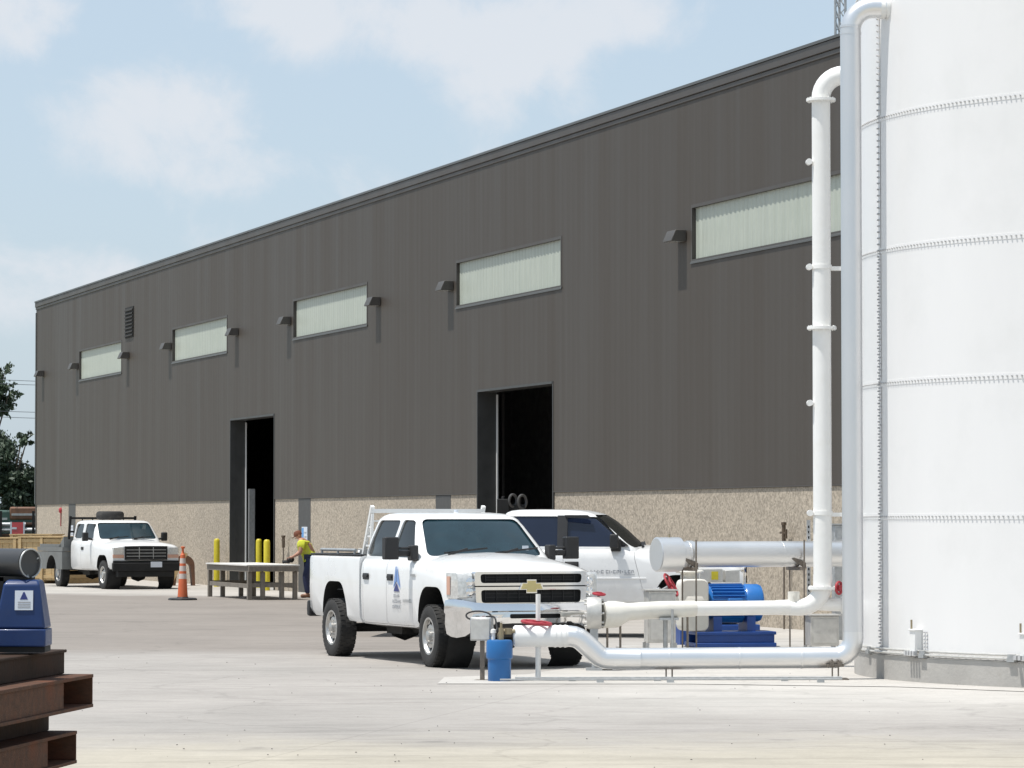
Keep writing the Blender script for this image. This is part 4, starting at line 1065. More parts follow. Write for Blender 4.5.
mb = MB(); x = gx(665, Wy - .73); mb.cyl((x, Wy - .73, 0), (x, Wy - .73, zl - .09), .03, n=10); mb.cyl((x + .08, Wy - .88, 0), (x + .08, Wy - .88, zl + .0), .018, n=8); mb.box((x + .04, Wy - .78, zl - .12), (.24, .2, .03)); obj('pipe_stand', mb, M['galv'], t)

def wheel_valve(px, py, Y, label, r=.10, axis=(.3, -1, .2), body=True):
    p = at(px, py, Y); t = thing('valve', label, 'valve', (p.x, p.y, p.z), 0, 'red handwheel valves')
    mb = MB(); handwheel(mb, (0, 0, 0), axis, r, .016); obj('handwheel', mb, M['red'], t)
    a = Vector(axis).normalized(); mb = MB(); mb.cyl(a * -.02, a * -.24, .02, n=10); mb.cyl(a * -.16, a * -.26, .06, n=12); obj('valve_stem', mb, M['galv'], t)
wheel_valve(599, 594, 42.1, 'flat red handwheel on top of the white pipe end by the silver truck bumper', .07, (.1, -.1, 1))
wheel_valve(839, 588, 43.05, 'red handwheel beside the tall white pipe just above its bottom bend', .075, (.8, -.6, 0))
wheel_valve(671, 585, 46.9, 'large dull red handwheel by the pump casing below the silver pipe cap', .17, (.85, -.25, .5))
# butterfly valve body at the pipe end
p = at(594, 613, 42.05)
t = thing('pipe_end_valve', 'ribbed metal valve body at the low white pipe end beside the truck headlight', 'valve', (p.x, p.y, p.z))
mb = MB(); mb.lathe([(0, -.09), (.19, -.09), (.20, -.06), (.20, .06), (.19, .09), (0, .09)], axis='X', n=28); mb.slot = 0
for k in range(8): mb.cyl((-.12, .16 * math.cos(k * PI / 4), .16 * math.sin(k * PI / 4)), (.12, .16 * math.cos(k * PI / 4), .16 * math.sin(k * PI / 4)), .014, n=6)
obj('valve_body', mb, M['galv_sheet'], t)
mb = MB(); mb.box((0, 0, -.30), (.10, .10, .26)); mb.box((0, 0, -p.z + .02), (.2, .2, .04)); mb.cyl((0, 0, -.4), (0, 0, -p.z + .03), .03, n=10); obj('stand', mb, M['galv'], t)

# ------------------------------------------------------------------ large silver pipe behind, pump set
By = 46.4; cdir = Vector((.925, .38, 0)).normalized()
c0 = at(656, 554.5, By); 
t = thing('silver_header_pipe', 'thick silver horizontal pipe with a wider round end cap, above the pump', 'pipe', (c0.x, c0.y, c0.z), math.atan2(cdir.y, cdir.x))
mb = MB(); mb.tube([(-.0, 0, 0), (.01, 0, 0), (.34, 0, 0), (.36, 0, 0)], [.22, .236, .236, .20], 36); obj('end_cap', mb, M['alu'], t, angle=25)
mb = MB(); mb.tube([(.35, 0, 0), (4.2, 0, 0)], .178, 32); flange(mb, (.50, 0, 0), (1, 0, 0), .19, .07); flange(mb, (1.9, 0, 0), (1, 0, 0), .181, .03); obj('pipe_run', mb, M['alu'], t)
for xx in (.50, 2.15):
    mb = MB(); mb.cyl((xx, -.22, -c0.z), (xx, -.22, .2), .012, n=8); mb.cyl((xx, .22, -c0.z), (xx, .22, .2), .012, n=8); mb.bar((xx - .02, -.25, -.20), (xx - .02, .25, -.20), .05); mb.prism([(-.05, -.20), (.16, -.07), (.13, -.05), (-.05, -.12)], (xx, -.16, 0), (-1, 0, 0), (0, 0, 1), (-.02, .02)); obj('hanger', mb, M['steel_rod'], t)
mb = MB(); mb.cyl((.20, 0, .23), (.20, 0, .28), .012, n=8); obj('vent_nipple', mb, M['brass'], t)
# pump pad
Py = 47.6
pm = at(731, 600, Py)
pad = MB(); pad.lo_hi((-1.5, -.55, 0), (1.2, .75, .10)); o = obj('pump_plinth', pad, M['foundation'], None, (gx(731, Py), Py, 0), R(10), bevel=.02); tag(o, 'low concrete plinth under the blue pump motor', 'plinth')
t = thing('pump', 'white pump casing with bright blue ribbed motor on a dark blue skid', 'pump', (gx(731, Py), Py, .10), R(10))
zm = at(731, 603, Py).z - .10
sk = MB(); sk.lo_hi((-.60, -.34, .0), (.56, .34, .06)); sk.lo_hi((-.56, -.30, .06), (.54, -.24, .2)); sk.lo_hi((-.56, .24, .06), (.54, .30, .2)); sk.lo_hi((-.58, -.33, .17), (.56, .33, .215)); obj('skid', sk, M['blue_skid'], t, bevel=.008)
mo = MB(); mo.lathe([(0, -.36), (.20, -.36), (.235, -.33), (.235, .16), (.255, .165), (.265, .19), (.265, .36), (.25, .40), (.20, .425), (0, .43)], (0, 0, zm), 'X', 36)
for k in range(30):
    a = PI * 2 * k / 30; c = Vector((-.09, .252 * math.cos(a), zm + .252 * math.sin(a))); mo.box(c, (.46, .010, .045), rot=Matrix.Rotation(a + PI / 2, 3, 'X') if False else Matrix.Rotation(a - PI / 2, 3, 'X'))
motor = obj('motor', mo, M['blue_motor'], t)
q = MB(); q.lo_hi((-.12, -.34, zm - .1), (.08, -.24, zm + .07)); obj('terminal_box', q, M['blue_motor'], motor, bevel=.012)
q = MB()
for xx in (-.26, .22): q.lo_hi((xx - .06, -.26, .215), (xx + .06, .26, zm - .18))
obj('motor_foot', q, M['blue_skid'], motor)
ca = MB(); ca.lathe([(0, -.20), (.2, -.20), (.30, -.16), (.325, -.10), (.325, .10), (.30, .16), (.2, .20), (0, .20)], (-.60, -.02, zm - .02), 'X', 36)
ca.prism(rounded([(-.20, -.36), (.2, -.36), (.2, .36), (-.2, .36)], .10, 4), (-.60, -.30, zm - .02), (1, 0, 0), (0, 0, 1), (-.30, .02)); ca.cyl((-.6, 0, zm + .2), (-.6, 0, zm + .46), .13, n=20); ca.cyl((-.6, 0, zm + .42), (-.6, 0, zm + .46), .20, n=24)
obj('pump_casing', ca, M['offwhite'], t, bevel=.02)
q = MB(); q.lo_hi((-.42, -.1, zm - .09), (-.34, .1, zm + .09)); obj('coupling_guard', q, M['yellow'], t, bevel=.01)
# second low white body behind the motor
t2 = thing('pump', 'second pump behind the blue motor, only its white rounded cover showing', 'pump', (gx(715, 50.2), 50.2, 0), R(10))
q = MB(); q.lathe([(0, -.55), (.24, -.5), (.29, -.35), (.29, .3), (.22, .5), (0, .55)], (0, 0, .62), 'X', 28); obj('motor_cover', q, M['offwhite'], t2)
q = MB(); q.lo_hi((-.6, -.3, 0), (.6, .3, .33)); obj('skid', q, M['blue_skid'], t2, bevel=.01)
q = MB(); q.lo_hi((-.30, -.25, .95), (.05, .05, 1.15)); q.lo_hi((.1, -.2, .95), (.32, .0, 1.13)); obj('gauge_panel', q, M['galv_sheet'], t2, bevel=.01)
q = MB(); q.lo_hi((-.12, -.262, .99), (-.02, -.252, 1.11)); obj('warning_plate', q, M['yellow'], t2)
# galvanised boxes
def sheet_box(px0, px1, py0, py1, Y, dep, label, rz=0, m='galv_sheet'):
    x0, x1 = gx(px0, Y), gx(px1, Y); z1, z0 = at(px0, py0, Y).z, max(0, at(px0, py1, Y).z)
    t = thing('cabinet', label, 'cabinet', ((x0 + x1) / 2, Y + dep / 2, 0), rz, 'sheet metal cabinets by the pipes')
    w = x1 - x0
    q = MB(); q.lo_hi((-w / 2, -dep / 2, z0), (w / 2, dep / 2, z1)); obj('housing', q, M[m], t, bevel=.01)
    q = MB(); q.lo_hi((-w / 2 + .03, -dep / 2 - .012, z0 + .04), (w / 2 - .03, -dep / 2 - .002, z1 - .04)); obj('front_panel', q, M[m], t, bevel=.004)
    q = MB(); q.lo_hi((-w / 2 - .03, -dep / 2 - .03, z1 + .002), (w / 2 + .03, dep / 2 + .03, z1 + .02)); obj('lid', q, M[m], t)
    if z0 > .03:
        for s in (-1, 1):
            for s2 in (-1, 1): q = MB(); q.lo_hi((s * w / 2 - .02 - (s > 0) * .0, s2 * (dep / 2 - .04) - .02, 0), (s * w / 2 + .02, s2 * (dep / 2 - .04) + .02, z0)); obj('leg', q, M['galv'], t)
    return t
sheet_box(646, 674, 591, 643, 46.0, .4, 'pale sheet metal box standing just behind the low white pipe', R(6))
sheet_box(808, 837, 616, 646, 46.6, .4, 'sheet metal box behind the bottom bend of the tall white pipe', R(6))
t = sheet_box(833, 846, 525, 640, 48.6, .25, 'tall grey electrical cabinet between the white pipe and the tank', R(4), 'galv')
# slotted channel post
Y = 48.3; x = gx(808, Y); t = MB(); zt_ = at(808, 520, Y).z
t.lo_hi((x - .025, Y - .02, 0), (x + .025, Y + .02, zt_)); t.slot = 1
z = .1
while z < zt_ - .06: t.lo_hi((x - .01, Y - .023, z), (x + .01, Y - .0195, z + .035)); z += .075
o = obj('channel_post', t, [M['galv'], M['matt_black']]); tag(o, 'slotted steel channel post behind the tall white pipe', 'post')
# ------------------------------------------------------------------ work table, worker, cone
TL, TWd = 4.0, 1.2
tv = Vector((.947, .32, 0)); tu = Vector((-.32, .947, 0))
N0 = Vector((gx(248.5, 79.5), 79.5, 0))
rzT = math.atan2(tu.y, tu.x)
t = thing('work_table', 'long rough timber work table with a bleached white top on sawhorses', 'table', N0, rzT)
# local: +x along the table away from the camera, -y across to the person's side
q = MB(); q.lo_hi((-.04, -TWd - .04, .80), (TL + .04, .04, .83)); obj('tabletop', q, M['plywood'], t)
q = MB()
for y0 in (.0, -TWd + .05): q.lo_hi((-.08, y0 - .05, .66), (TL + .08, y0, .798))
for x0 in (-.08, TL * .5, TL + .03): q.lo_hi((x0, -TWd + .05, .67), (x0 + .05, -.05, .79))
obj('apron', q, M['wood_grey'], t, bevel=.004)
for x0 in (.0, TL - .1):
    for y0 in (-.10, -TWd - .0, -.42, -TWd + .32):
        q = MB(); q.lo_hi((x0, y0, 0), (x0 + .11, y0 + .10, .66)); obj('leg', q, M['wood_grey'], t, bevel=.006)
for y0 in (-.07, -TWd + .02):
    q = MB(); q.lo_hi((.11, y0, .28), (TL - .1, y0 + .045, .38)); obj('stretcher', q, M['wood_grey'], t, bevel=.004)
for x0 in (.02, TL - .07):
    q = MB(); q.lo_hi((x0, -TWd + .1, .30), (x0 + .05, -.10, .40)); obj('end_rail', q, M['wood_grey'], t, bevel=.004)

# worker bending over the table (faces -x)
def skin(name, verts, edges, mats, parent=None, sub=2, root=0):
    me = bpy.data.meshes.new(name); me.from_pydata([v[:3] for v in verts], edges, [])
    o = bpy.data.objects.new('tmp', me); COL.objects.link(o)
    md = o.modifiers.new('s', 'SKIN'); md.use_smooth_shade = True
    for i, v in enumerate(verts):
        r = v[3]; r = r if isinstance(r, tuple) else (r, r)
        me.skin_vertices[0].data[i].radius = r
        me.skin_vertices[0].data[i].use_root = (i == root)
    s = o.modifiers.new('d', 'SUBSURF'); s.levels = sub; s.render_levels = sub
    bpy.context.view_layer.update()
    new = bpy.data.meshes.new_from_object(o.evaluated_get(bpy.context.evaluated_depsgraph_get()))
    bpy.data.objects.remove(o)
    new.materials.clear(); new.materials.append(mats)
    for f in new.polygons: f.use_smooth = True
    ob = bpy.data.objects.new(name, new); COL.objects.link(ob)
    if parent: ob.parent = parent
    return ob
PX, PYY = gx(307, 82.0), 82.0
pts = {'pelvis': (.10, 0, .93, (.135, .155)), 'waist': (.06, 0, 1.07, (.12, .15)), 'chest': (-.05, 0, 1.25, (.125, .17)), 'upper': (-.11, 0, 1.36, (.10, .15)), 'neck': (-.16, 0, 1.425, .055), 'skull': (-.20, 0, 1.485, .085), 'crown': (-.22, 0, 1.56, .07)}
for s, n in ((-1, 'n'), (1, 'f')):                         # n: nearer arm (towards the camera), f: the other
    pts.update({'sh' + n: (-.12, s * .20, 1.33, .066), 'el' + n: (-.16 - .03 * s, s * .26, 1.09, .048), 'wr' + n: (-.34, s * .10, .98, .032), 'ha' + n: (-.41, s * .08, .965, .034),
                'hip' + n: (.10, s * .10, .90, .10), 'kn' + n: (.03 + .05 * s, s * .12, .50, .064), 'an' + n: (.10 + .06 * s, s * .13, .09, .045), 'to' + n: (-.08 + .06 * s, s * .15, .04, .040)})
names = list(pts); ix = {n: i for i, n in enumerate(names)}
def body_edges(only=None):
    e = [('pelvis', 'waist'), ('waist', 'chest'), ('chest', 'upper'), ('upper', 'neck'), ('neck', 'skull'), ('skull', 'crown')]
    for n in 'nf': e += [('upper', 'sh' + n), ('sh' + n, 'el' + n), ('el' + n, 'wr' + n), ('wr' + n, 'ha' + n), ('pelvis', 'hip' + n), ('hip' + n, 'kn' + n), ('kn' + n, 'an' + n), ('an' + n, 'to' + n)]
    return e
person = skin('person', [pts[n] for n in names], [(ix[a], ix[b]) for a, b in body_edges()], M['skin'])
bm = bmesh.new(); bm.from_mesh(person.data)
tmp = [person.data]
def chain(seq):
    me = skin('c', seq, [(i, i + 1) for i in range(len(seq) - 1)], M['skin'], sub=1); d = me.data; bpy.data.objects.remove(me); return d
for s in (-1, 1):                                            # curled fingers and thumb, nose, ears
    for k, ln in enumerate((.075, .085, .08, .065)):
        b0 = Vector((-.415, s * .08 + (k - 1.5) * .021, .965))
        tmp.append(chain([(b0.x, b0.y, b0.z, .011), (b0.x - .045, b0.y, b0.z - .005, .009), (b0.x - .06, b0.y, b0.z - .035, .008), (b0.x - .06 + .02, b0.y, b0.z - ln * .75, .007)]))
    tmp.append(chain([(-.38, s * .08 + .035 * -s, .96, .012), (-.415, s * .08 + .055 * -s, .945, .010), (-.445, s * .08 + .045 * -s, .925, .008)]))
    tmp.append(chain([(-.185, s * .082, 1.485, .014), (-.177, s * .094, 1.50, .016), (-.17, s * .094, 1.525, .012)]))
tmp.append(chain([(-.275, 0, 1.505, .012), (-.293, 0, 1.475, .016)]))
tmp.append(chain([(-.26, 0, 1.44, .03), (-.27, 0, 1.415, .022)]))
bm.free()
person.data = joined(tmp, 'person'); person.location = (PX, PYY, 0)
for f in person.data.polygons: f.use_smooth = True
tag(person, 'worker in a yellow hi-vis vest and navy trousers bending over the timber work table', 'person')
def cloth(name, keys, edges, grow, m):
    ks = list(keys); return skin(name, [(*pts[k][:3], tuple(r + grow for r in (pts[k][3] if isinstance(pts[k][3], tuple) else (pts[k][3],) * 2))) for k in ks], [(ks.index(a), ks.index(b)) for a, b in edges], m, person)
for n in 'nf':
    a_, b_ = pts['sh' + n], pts['el' + n]; pts['sl' + n] = (a_[0] + (b_[0] - a_[0]) * .62, a_[1] + (b_[1] - a_[1]) * .62, a_[2] + (b_[2] - a_[2]) * .62, .052)
cloth('vest', ['waist', 'chest', 'upper', 'shn', 'shf', 'pelvis', 'sln', 'slf'], [('pelvis', 'waist'), ('waist', 'chest'), ('chest', 'upper'), ('upper', 'shn'), ('upper', 'shf'), ('shn', 'sln'), ('shf', 'slf')], .034, M['hivis'])
cloth('trousers', ['pelvis', 'hipn', 'knn', 'ann', 'hipf', 'knf', 'anf'], [('pelvis', 'hipn'), ('hipn', 'knn'), ('knn', 'ann'), ('pelvis', 'hipf'), ('hipf', 'knf'), ('knf', 'anf')], .020, M['denim'])
for n in 'nf':
    b = pts['to' + n]; a = pts['an' + n]
    o = skin('boot', [(a[0], a[1], a[2] + .05, .06), (a[0], a[1], .055, .058), (b[0], b[1], .048, .05)], [(0, 1), (1, 2)], M['wood_brown'], person)
q = MB(); q.lathe([(.098, -.02), (.102, .02), (.095, .06), (.07, .095), (0, .112)], n=20)
hr = obj('cap', q, M['hair'], person); hr.location = (-.208, 0, 1.515); hr.rotation_euler = (0, R(-24), 0)
q = MB(); q.box((-.12, 0, -.01), (.10, .13, .015)); obj('cap_peak', q, M['hair'], hr, bevel=.005)
# power tool in the hands
q = MB(); q.cyl((-.52, -.14, .93), (-.52, .16, .96), .038, n=14); q.cyl((-.60, -.0, .90), (-.44, -.02, 1.02), .03, n=12); q.lathe([(.07, -.012), (.075, 0), (.07, .012), (0, .012)], (-.50, .19, .94), 'Y', 20); q.box((-.66, 0, .905), (.10, .05, .04))
q.lo_hi((-.70, -.10, .856), (-.52, .08, .905))
o = obj('power_tool', q, M['black'], None, (PX + .12, PYY, -.02), bevel=.008); tag(o, 'black hand-held power tool gripped by the worker over the table', 'tool')
# traffic cone
cx, cy = gx(183.5, 79.6), 79.6
t = thing('traffic_cone', 'tall orange channelizer cone with pale bands on a black rubber base', 'traffic cone', (cx, cy, 0))
q = MB(); q.lathe([(0, 0), (.34, 0), (.34, .035), (.30, .055), (.14, .06), (.13, .08), (0, .08)], n=8); obj('base', q, M['black'], t, bevel=.006)
rad = lambda z: .125 - .062 * z
q = MB(); zz = [.06, .50, .502, .62, .622, .68, .682, .80, .802, .86, .862, .98, .982, 1.06]
for k, (a, b) in enumerate(((.06, .50), (.50, .62), (.62, .68), (.68, .80), (.80, .86), (.86, .98), (.98, 1.06))):
    q.slot = k % 2; q.lathe([(rad(a), a), (rad(b), b)], n=24)
q.slot = 0; q.lathe([(rad(1.06), 1.06), (.03, 1.10), (.025, 1.2), (.05, 1.22), (.05, 1.25), (0, 1.26)], n=20)
obj('cone_body', q, [M['orange'], M['reflective']], t)
# round gauges / hose reel of a cutting outfit in the doorway
gp = at(514, 500, 62.0)
t = thing('gas_regulator', 'dark twin-dial gas regulator above the truck roof in the dark doorway', 'gas regulator', (gp.x, gp.y, 0))
q = MB()
for dx in (-.20, .10): q.cyl((dx, 0, 0), (dx, 0, 1.62), .115, n=20); q.lathe([(.115, 1.62), (.10, 1.72), (.045, 1.80), (.035, 1.86), (0, 1.86)], (dx, 0, 0), n=20)
obj('gas_bottle', q, M['black'], t)
q = MB()
for dx, dz, r in ((-.02, 2.22, .11), (.15, 2.20, .12)):
    q.tube([Vector((dx + r * .62 * math.cos(a), -.05 + .05 * math.cos(a), dz + r * math.sin(a))) for a in [2 * PI * k / 24 for k in range(24)]], .024, 8, closed=True)
obj('dial', q, M['pilaster'], t)
q = MB(); q.box((-.20, 0, 2.05), (.22, .2, .4)); q.box((.05, 0, 2.10), (.3, .12, .10)); q.cyl((-.2, 0, 1.8), (-.2, 0, 2.3), .03, n=8); q.cyl((.1, 0, 1.8), (.1, 0, 2.3), .03, n=8); obj('valve_block', q, M['matt_black'], t, bevel=.02)

# ------------------------------------------------------------------ timber crates beyond the flatbed truck
def crate(loc, s, rz, label):
    t = thing('timber_crate', label, 'crate', loc, rz, 'timber crates by the flatbed truck')
    a, b, h = s
    q = MB(); n = max(3, int(a / .22))
    for y0 in (-b / 2, b / 2 - .02):
        for k in range(n): q.lo_hi((-a / 2 + a * k / n + .006, y0, .10), (-a / 2 + a * (k + 1) / n - .006, y0 + .02, h))
    n = max(3, int(b / .22))
    for x0 in (-a / 2 + .001, a / 2 - .021):
        for k in range(n): q.lo_hi((x0, -b / 2 + .022 + (b - .044) * k / n + .005, .10), (x0 + .02, -b / 2 + .022 + (b - .044) * (k + 1) / n - .005, h))
    obj('side_boards', q, M['wood'], t)
    for d in (1,):
        q = MB()
        for z in (.16, h * .52, h - .14):
            q.lo_hi((-a / 2 - .03, -b / 2 - .032, z), (a / 2 + .03, -b / 2 - .002, z + .10)); q.lo_hi((a / 2 + .002, -b / 2, z), (a / 2 + .03, b / 2, z + .10))
        for x0 in (-a / 2 - .03, -.05, a / 2 - .07): q.lo_hi((x0, -b / 2 - .062, .10), (x0 + .10, -b / 2 - .033, h))
        obj('batten', q, M['wood'], t)
    q = MB(); q.lo_hi((-a / 2 - .05, -b / 2 - .07, h + .002), (a / 2 + .05, b / 2 + .05, h + .04)); obj('lid', q, M['plywood'] if s[2] > 1.5 else M['wood'], t)
    q = MB()
    for x0 in (-a / 2, -.05, a / 2 - .1): q.lo_hi((x0, -b / 2, 0), (x0 + .1, b / 2, .098))
    obj('skid', q, M['wood'], t)
crate((gx(62, 101.5), 101.5, 0), (1.6, 1.9, 1.36), R(-28), 'open-slatted timber crate standing right behind the grey flatbed')
crate((gx(29, 103.5), 103.5, 0), (1.35, 1.5, 1.32), R(-22), 'timber crate beside the slatted one, partly hidden by the black cylinder')
crate((gx(38, 107.5), 107.5, 0), (1.3, 1.2, 1.40), R(-10), 'timber crate deepest in the row, only its lid edge showing by the wall')
# pale board fence far off
t = thing('board_fence', 'low pale board fence at the yard edge beyond the crates', 'fence', (gx(-10, 112), 112, 0))
q = MB()
for z in (.55, .95): q.lo_hi((-3.5, -.02, z), (.9, .02, z + .16))
for k in range(8): q.lo_hi((-3.5 + k * .55, .021, 0), (-3.4 + k * .55, .10, 1.2))
obj('board', q, M['fence_wood'], t)
# loaded trailer beyond the building's end
Yt = 138.0
t = thing('stake_trailer', 'dark parked trailer stacked with steel lengths and showing red tail markings', 'trailer', (gx(14, Yt), Yt, 0), R(4))
q = MB()
q.lo_hi((-4, -1.2, .95), (1.0, 1.2, 1.15)); q.lo_hi((-4, -1.25, .55), (1.0, -1.1, .70))
obj('deck', q, M['matt_black'], t)
for sx_ in (-3.2, -1.8, -.4, .9):
    q = MB(); q.lo_hi((sx_ - .05, -1.28, .5), (sx_ + .05, -1.20, 2.25)); obj('stake', q, M['matt_black'], t)
rg = random.Random(5)
for k in range(11):
    q = MB(); z = 1.16 + (k // 4) * .22; y = -1.0 + (k % 4) * .5
    q.cyl((-4 + rg.random() * .5, y, z + .1), (.4 + rg.random() * .8, y, z + .1), .095, n=12)
    obj('steel_pipe', q, M['galv'] if k % 3 else M['rust_dark'], t)
for xx in (-2.6, -1.6):
    for s in (-1, 1): q = MB(); q.lathe([(.0, -.13), (.3, -.13), (.46, -.10), (.48, 0), (.46, .10), (.3, .13), (0, .13)], (xx, s * .95, .48), 'Y', 24); obj('wheel', q, M['rubber'], t)
q = MB(); q.lo_hi((.05, -1.33, 1.32), (.50, -1.285, 1.80)); q.slot = 1; q.lo_hi((.05, -1.34, 1.52), (.24, -1.331, 1.60)); q.lo_hi((-.02, -1.33, 1.3), (.045, -1.3, 1.82)); q.lo_hi((.505, -1.33, 1.3), (.56, -1.3, 1.82)); obj('tail_marker', q, [M['redlens'], M['label_white']], t)
# low roofs/vehicles further back
t = thing('parked_lorry', 'dull red and green lorry body parked under the trees beyond the warehouse end', 'lorry', (gx(12, 158), 158, 0))
q = MB(); q.lo_hi((-5, -1.2, .9), (1.2, 1.2, 2.35)); obj('body', q, M['green_tarp'], t, bevel=.1)
q = MB(); q.lo_hi((.1, -1.25, 1.9), (1.6, 1.25, 2.5)); q.lo_hi((.1, -1.25, .6), (1.6, 1.25, 1.2)); obj('cab', q, M['wood_brown'], t, bevel=.08)
q = MB(); q.lo_hi((-5, -1.22, 1.9), (.0, -1.205, 2.0)); q.lo_hi((.2, -1.27, 2.1), (1.5, -1.255, 2.2)); obj('side_rail', q, M['galv'], t)
for xx in (-3.8, -2.6, .9):
    q = MB(); q.lathe([(0, -1.2), (.45, -1.2), (.5, -1.1), (.5, -.9), (0, -.9)], (xx, 0, .5), 'Y', 20); obj('wheel', q, M['rubber'], t)

# ------------------------------------------------------------------ steel beams and blue machine close by
bd = Vector((-.13, -.991, 0)).normalized()
bx = gx(95, 20.0)
def beam(name, label, xpix, z0, z1, wdt, m, pocket, Y=20.0, ln=5.2, shade=None):
    """beam running from its far end at (xpix, Y) towards the camera"""
    x0 = gx(xpix, Y)
    t = thing(name, label, 'beam', (x0, Y, z0), math.atan2(bd.y, bd.x), 'steel beams in the rusty stack')
    h = z1 - z0; q = MB(); tf = .020
    if pocket:
        # channel with flanges; +y in local space faces the yard
        q.lo_hi((0, -wdt, 0), (ln, 0, tf)); q.lo_hi((0, -wdt, h - tf), (ln, 0, h)); q.lo_hi((0, -wdt * .6, tf), (ln, -wdt * .6 + .015, h - tf)); q.lo_hi((0, -wdt * .6 + .016, tf), (.014, -.004, h - tf))
        obj('channel', q, M['rust'], t, bevel=.003)
        p = MB(); p.lo_hi((pocket, -.03, tf + .001), (ln, -.014, h - tf - .001)); p.lo_hi((pocket, -wdt * .6 + .02, tf + .001), (pocket + .014, -.031, h - tf - .001)); obj('web_plate', p, M['rust'], t)
    else:
        q.lo_hi((0, -wdt, .0), (ln, 0, h)); q.lo_hi((0, .001, h - .018), (ln, .015, h)); obj('baulk', q, m, t, bevel=.006)
    return t
beam('steel_beam', 'rusty brown steel channel with a dark open pocket, the upper of the two', 95, .760, .953, .34, M['rust'], .62)
beam('steel_beam', 'rusty brown steel channel with a dark open pocket, the lower of the two', 79, .432, .622, .34, M['rust'], .60)
beam('steel_beam', 'dark brown baulk on top of the rusty stack under the blue machine', 66, .955, 1.098, .45, M['rust_dark'], 0)
beam('steel_beam', 'dark brown baulk between the two rusty channels', 51, .624, .758, .40, M['rust_dark'], 0)
for k, yy in enumerate((18.6, 16.2)):
    q = MB(); q.lo_hi((-.3, -.12, 0), (.15, .12, .43)); o = obj('support_block', q, M['wood_grey'], None, (gx(52, 20) - .13 * (20 - yy) - .15, yy, 0), bevel=.008); tag(o, ('weathered timber block under the far end of the rusty beam stack', 'weathered timber block under the near end of the rusty beam stack')[k], 'block', 'blocks under the beams')
Ym = 19.3
def lx(p): return gx(p, Ym)
zb_ = 1.10
t = thing('blue_machine', 'dark blue pedestal machine with white notice and black cylinder on the rusty beams', 'machine', (lx(24), Ym, zb_))
sc_ = Ym / 3400.0
def mz(y): return at(24, y, Ym).z - zb_
w = lambda px: (px - 24) * sc_
q = MB()
q.loft([[Vector((w(-1), -.12, mz(628))), Vector((w(49.5), -.12, mz(628))), Vector((w(49.5), .14, mz(628))), Vector((w(-1), .14, mz(628)))],
        [Vector((w(7), -.10, mz(584))), Vector((w(43), -.10, mz(584))), Vector((w(43), .12, mz(584))), Vector((w(7), .12, mz(584)))],
        [Vector((w(10), -.07, mz(579.5))), Vector((w(41), -.07, mz(579.5))), Vector((w(41), .10, mz(579.5))), Vector((w(10), .10, mz(579.5)))]])
obj('pedestal', q, M['blue_machine'], t, bevel=.012, seg=3)
q = MB(); q.lo_hi((w(-1.5), -.128, mz(646)), (w(50), .148, mz(628.5))); obj('base', q, M['blue_machine'], t, bevel=.008)
q = MB(); q.lo_hi((w(2), -.11, mz(651.5)), (w(49), .13, mz(646.2))); obj('rubber_foot', q, M['matt_black'], t)
q = MB(); q.lo_hi((w(-34), -.10, mz(645)), (w(-1.8), .13, mz(603))); obj('side_casing', q, M['blue_machine'], t, bevel=.012)
lab = MB(); y_ = -.112
tl = math.atan2(.02, mz(584) - mz(628))
lab.lo_hi((w(19), -.006, mz(609.5)), (w(37), -.001, mz(590))); lab.slot = 1
lab.prism([(w(24), mz(599)), (w(32), mz(599)), (w(28.6), mz(591.5)), (w(27.4), mz(591.5))], (0, -.0062, 0), (1, 0, 0), (0, 0, 1), (0, .001)); lab.slot = 2
for k in range(3): lab.lo_hi((w(22), -.0075, mz(602.2 + k * 2.4)), (w(34.5), -.0062, mz(601 + k * 2.4)))
lb = obj('notice', lab, [M['label_white'], M['navy'], M['greytext']], t); lb.rotation_euler.x = R(-4.6); lb.location = (0, -.1312, 0)
q = MB(); zc = mz(563.2); E = Vector((w(31), -.03, zc)); D = Vector((-math.cos(R(40)), math.sin(R(40)), 0)); Sd = Vector((D.y, -D.x, 0)); Zu = Vector((0, 0, 1))
q.tube([E + D * .75, E + D * .02, E, E + D * .004, E + D * .10, E + D * .101], [.083, .083, .083, .074, .072, .02], 36)
q.slot = 1; q.cyl(E + D * .035, E + D * .05, .0745, n=30)
obj('cylinder', q, [M['dark_cyl'], M['matt_black']], t, angle=30)
q = MB()
q.tube([E - D * .012 + (Sd * math.cos(a) + Zu * math.sin(a)) * .080 for a in [2 * PI * k / 32 for k in range(32)]], .0045, 8, closed=True)
q.cyl(E + D * .09, E + D * .02, .022, n=14)
for k in range(3): a = 2 * PI * k / 3 + .4; q.bar(E + D * .03, E + D * .0 + (Sd * math.cos(a) + Zu * math.sin(a)) * .078, .008)
obj('end_guard', q, M['galv'], t)
q = MB(); q.lo_hi((w(-40), -.05, mz(581)), (w(34), .09, mz(576.5))); q.lo_hi((w(-6), -.05, mz(603)), (w(6), .06, mz(577))); obj('saddle', q, M['matt_black'], t)

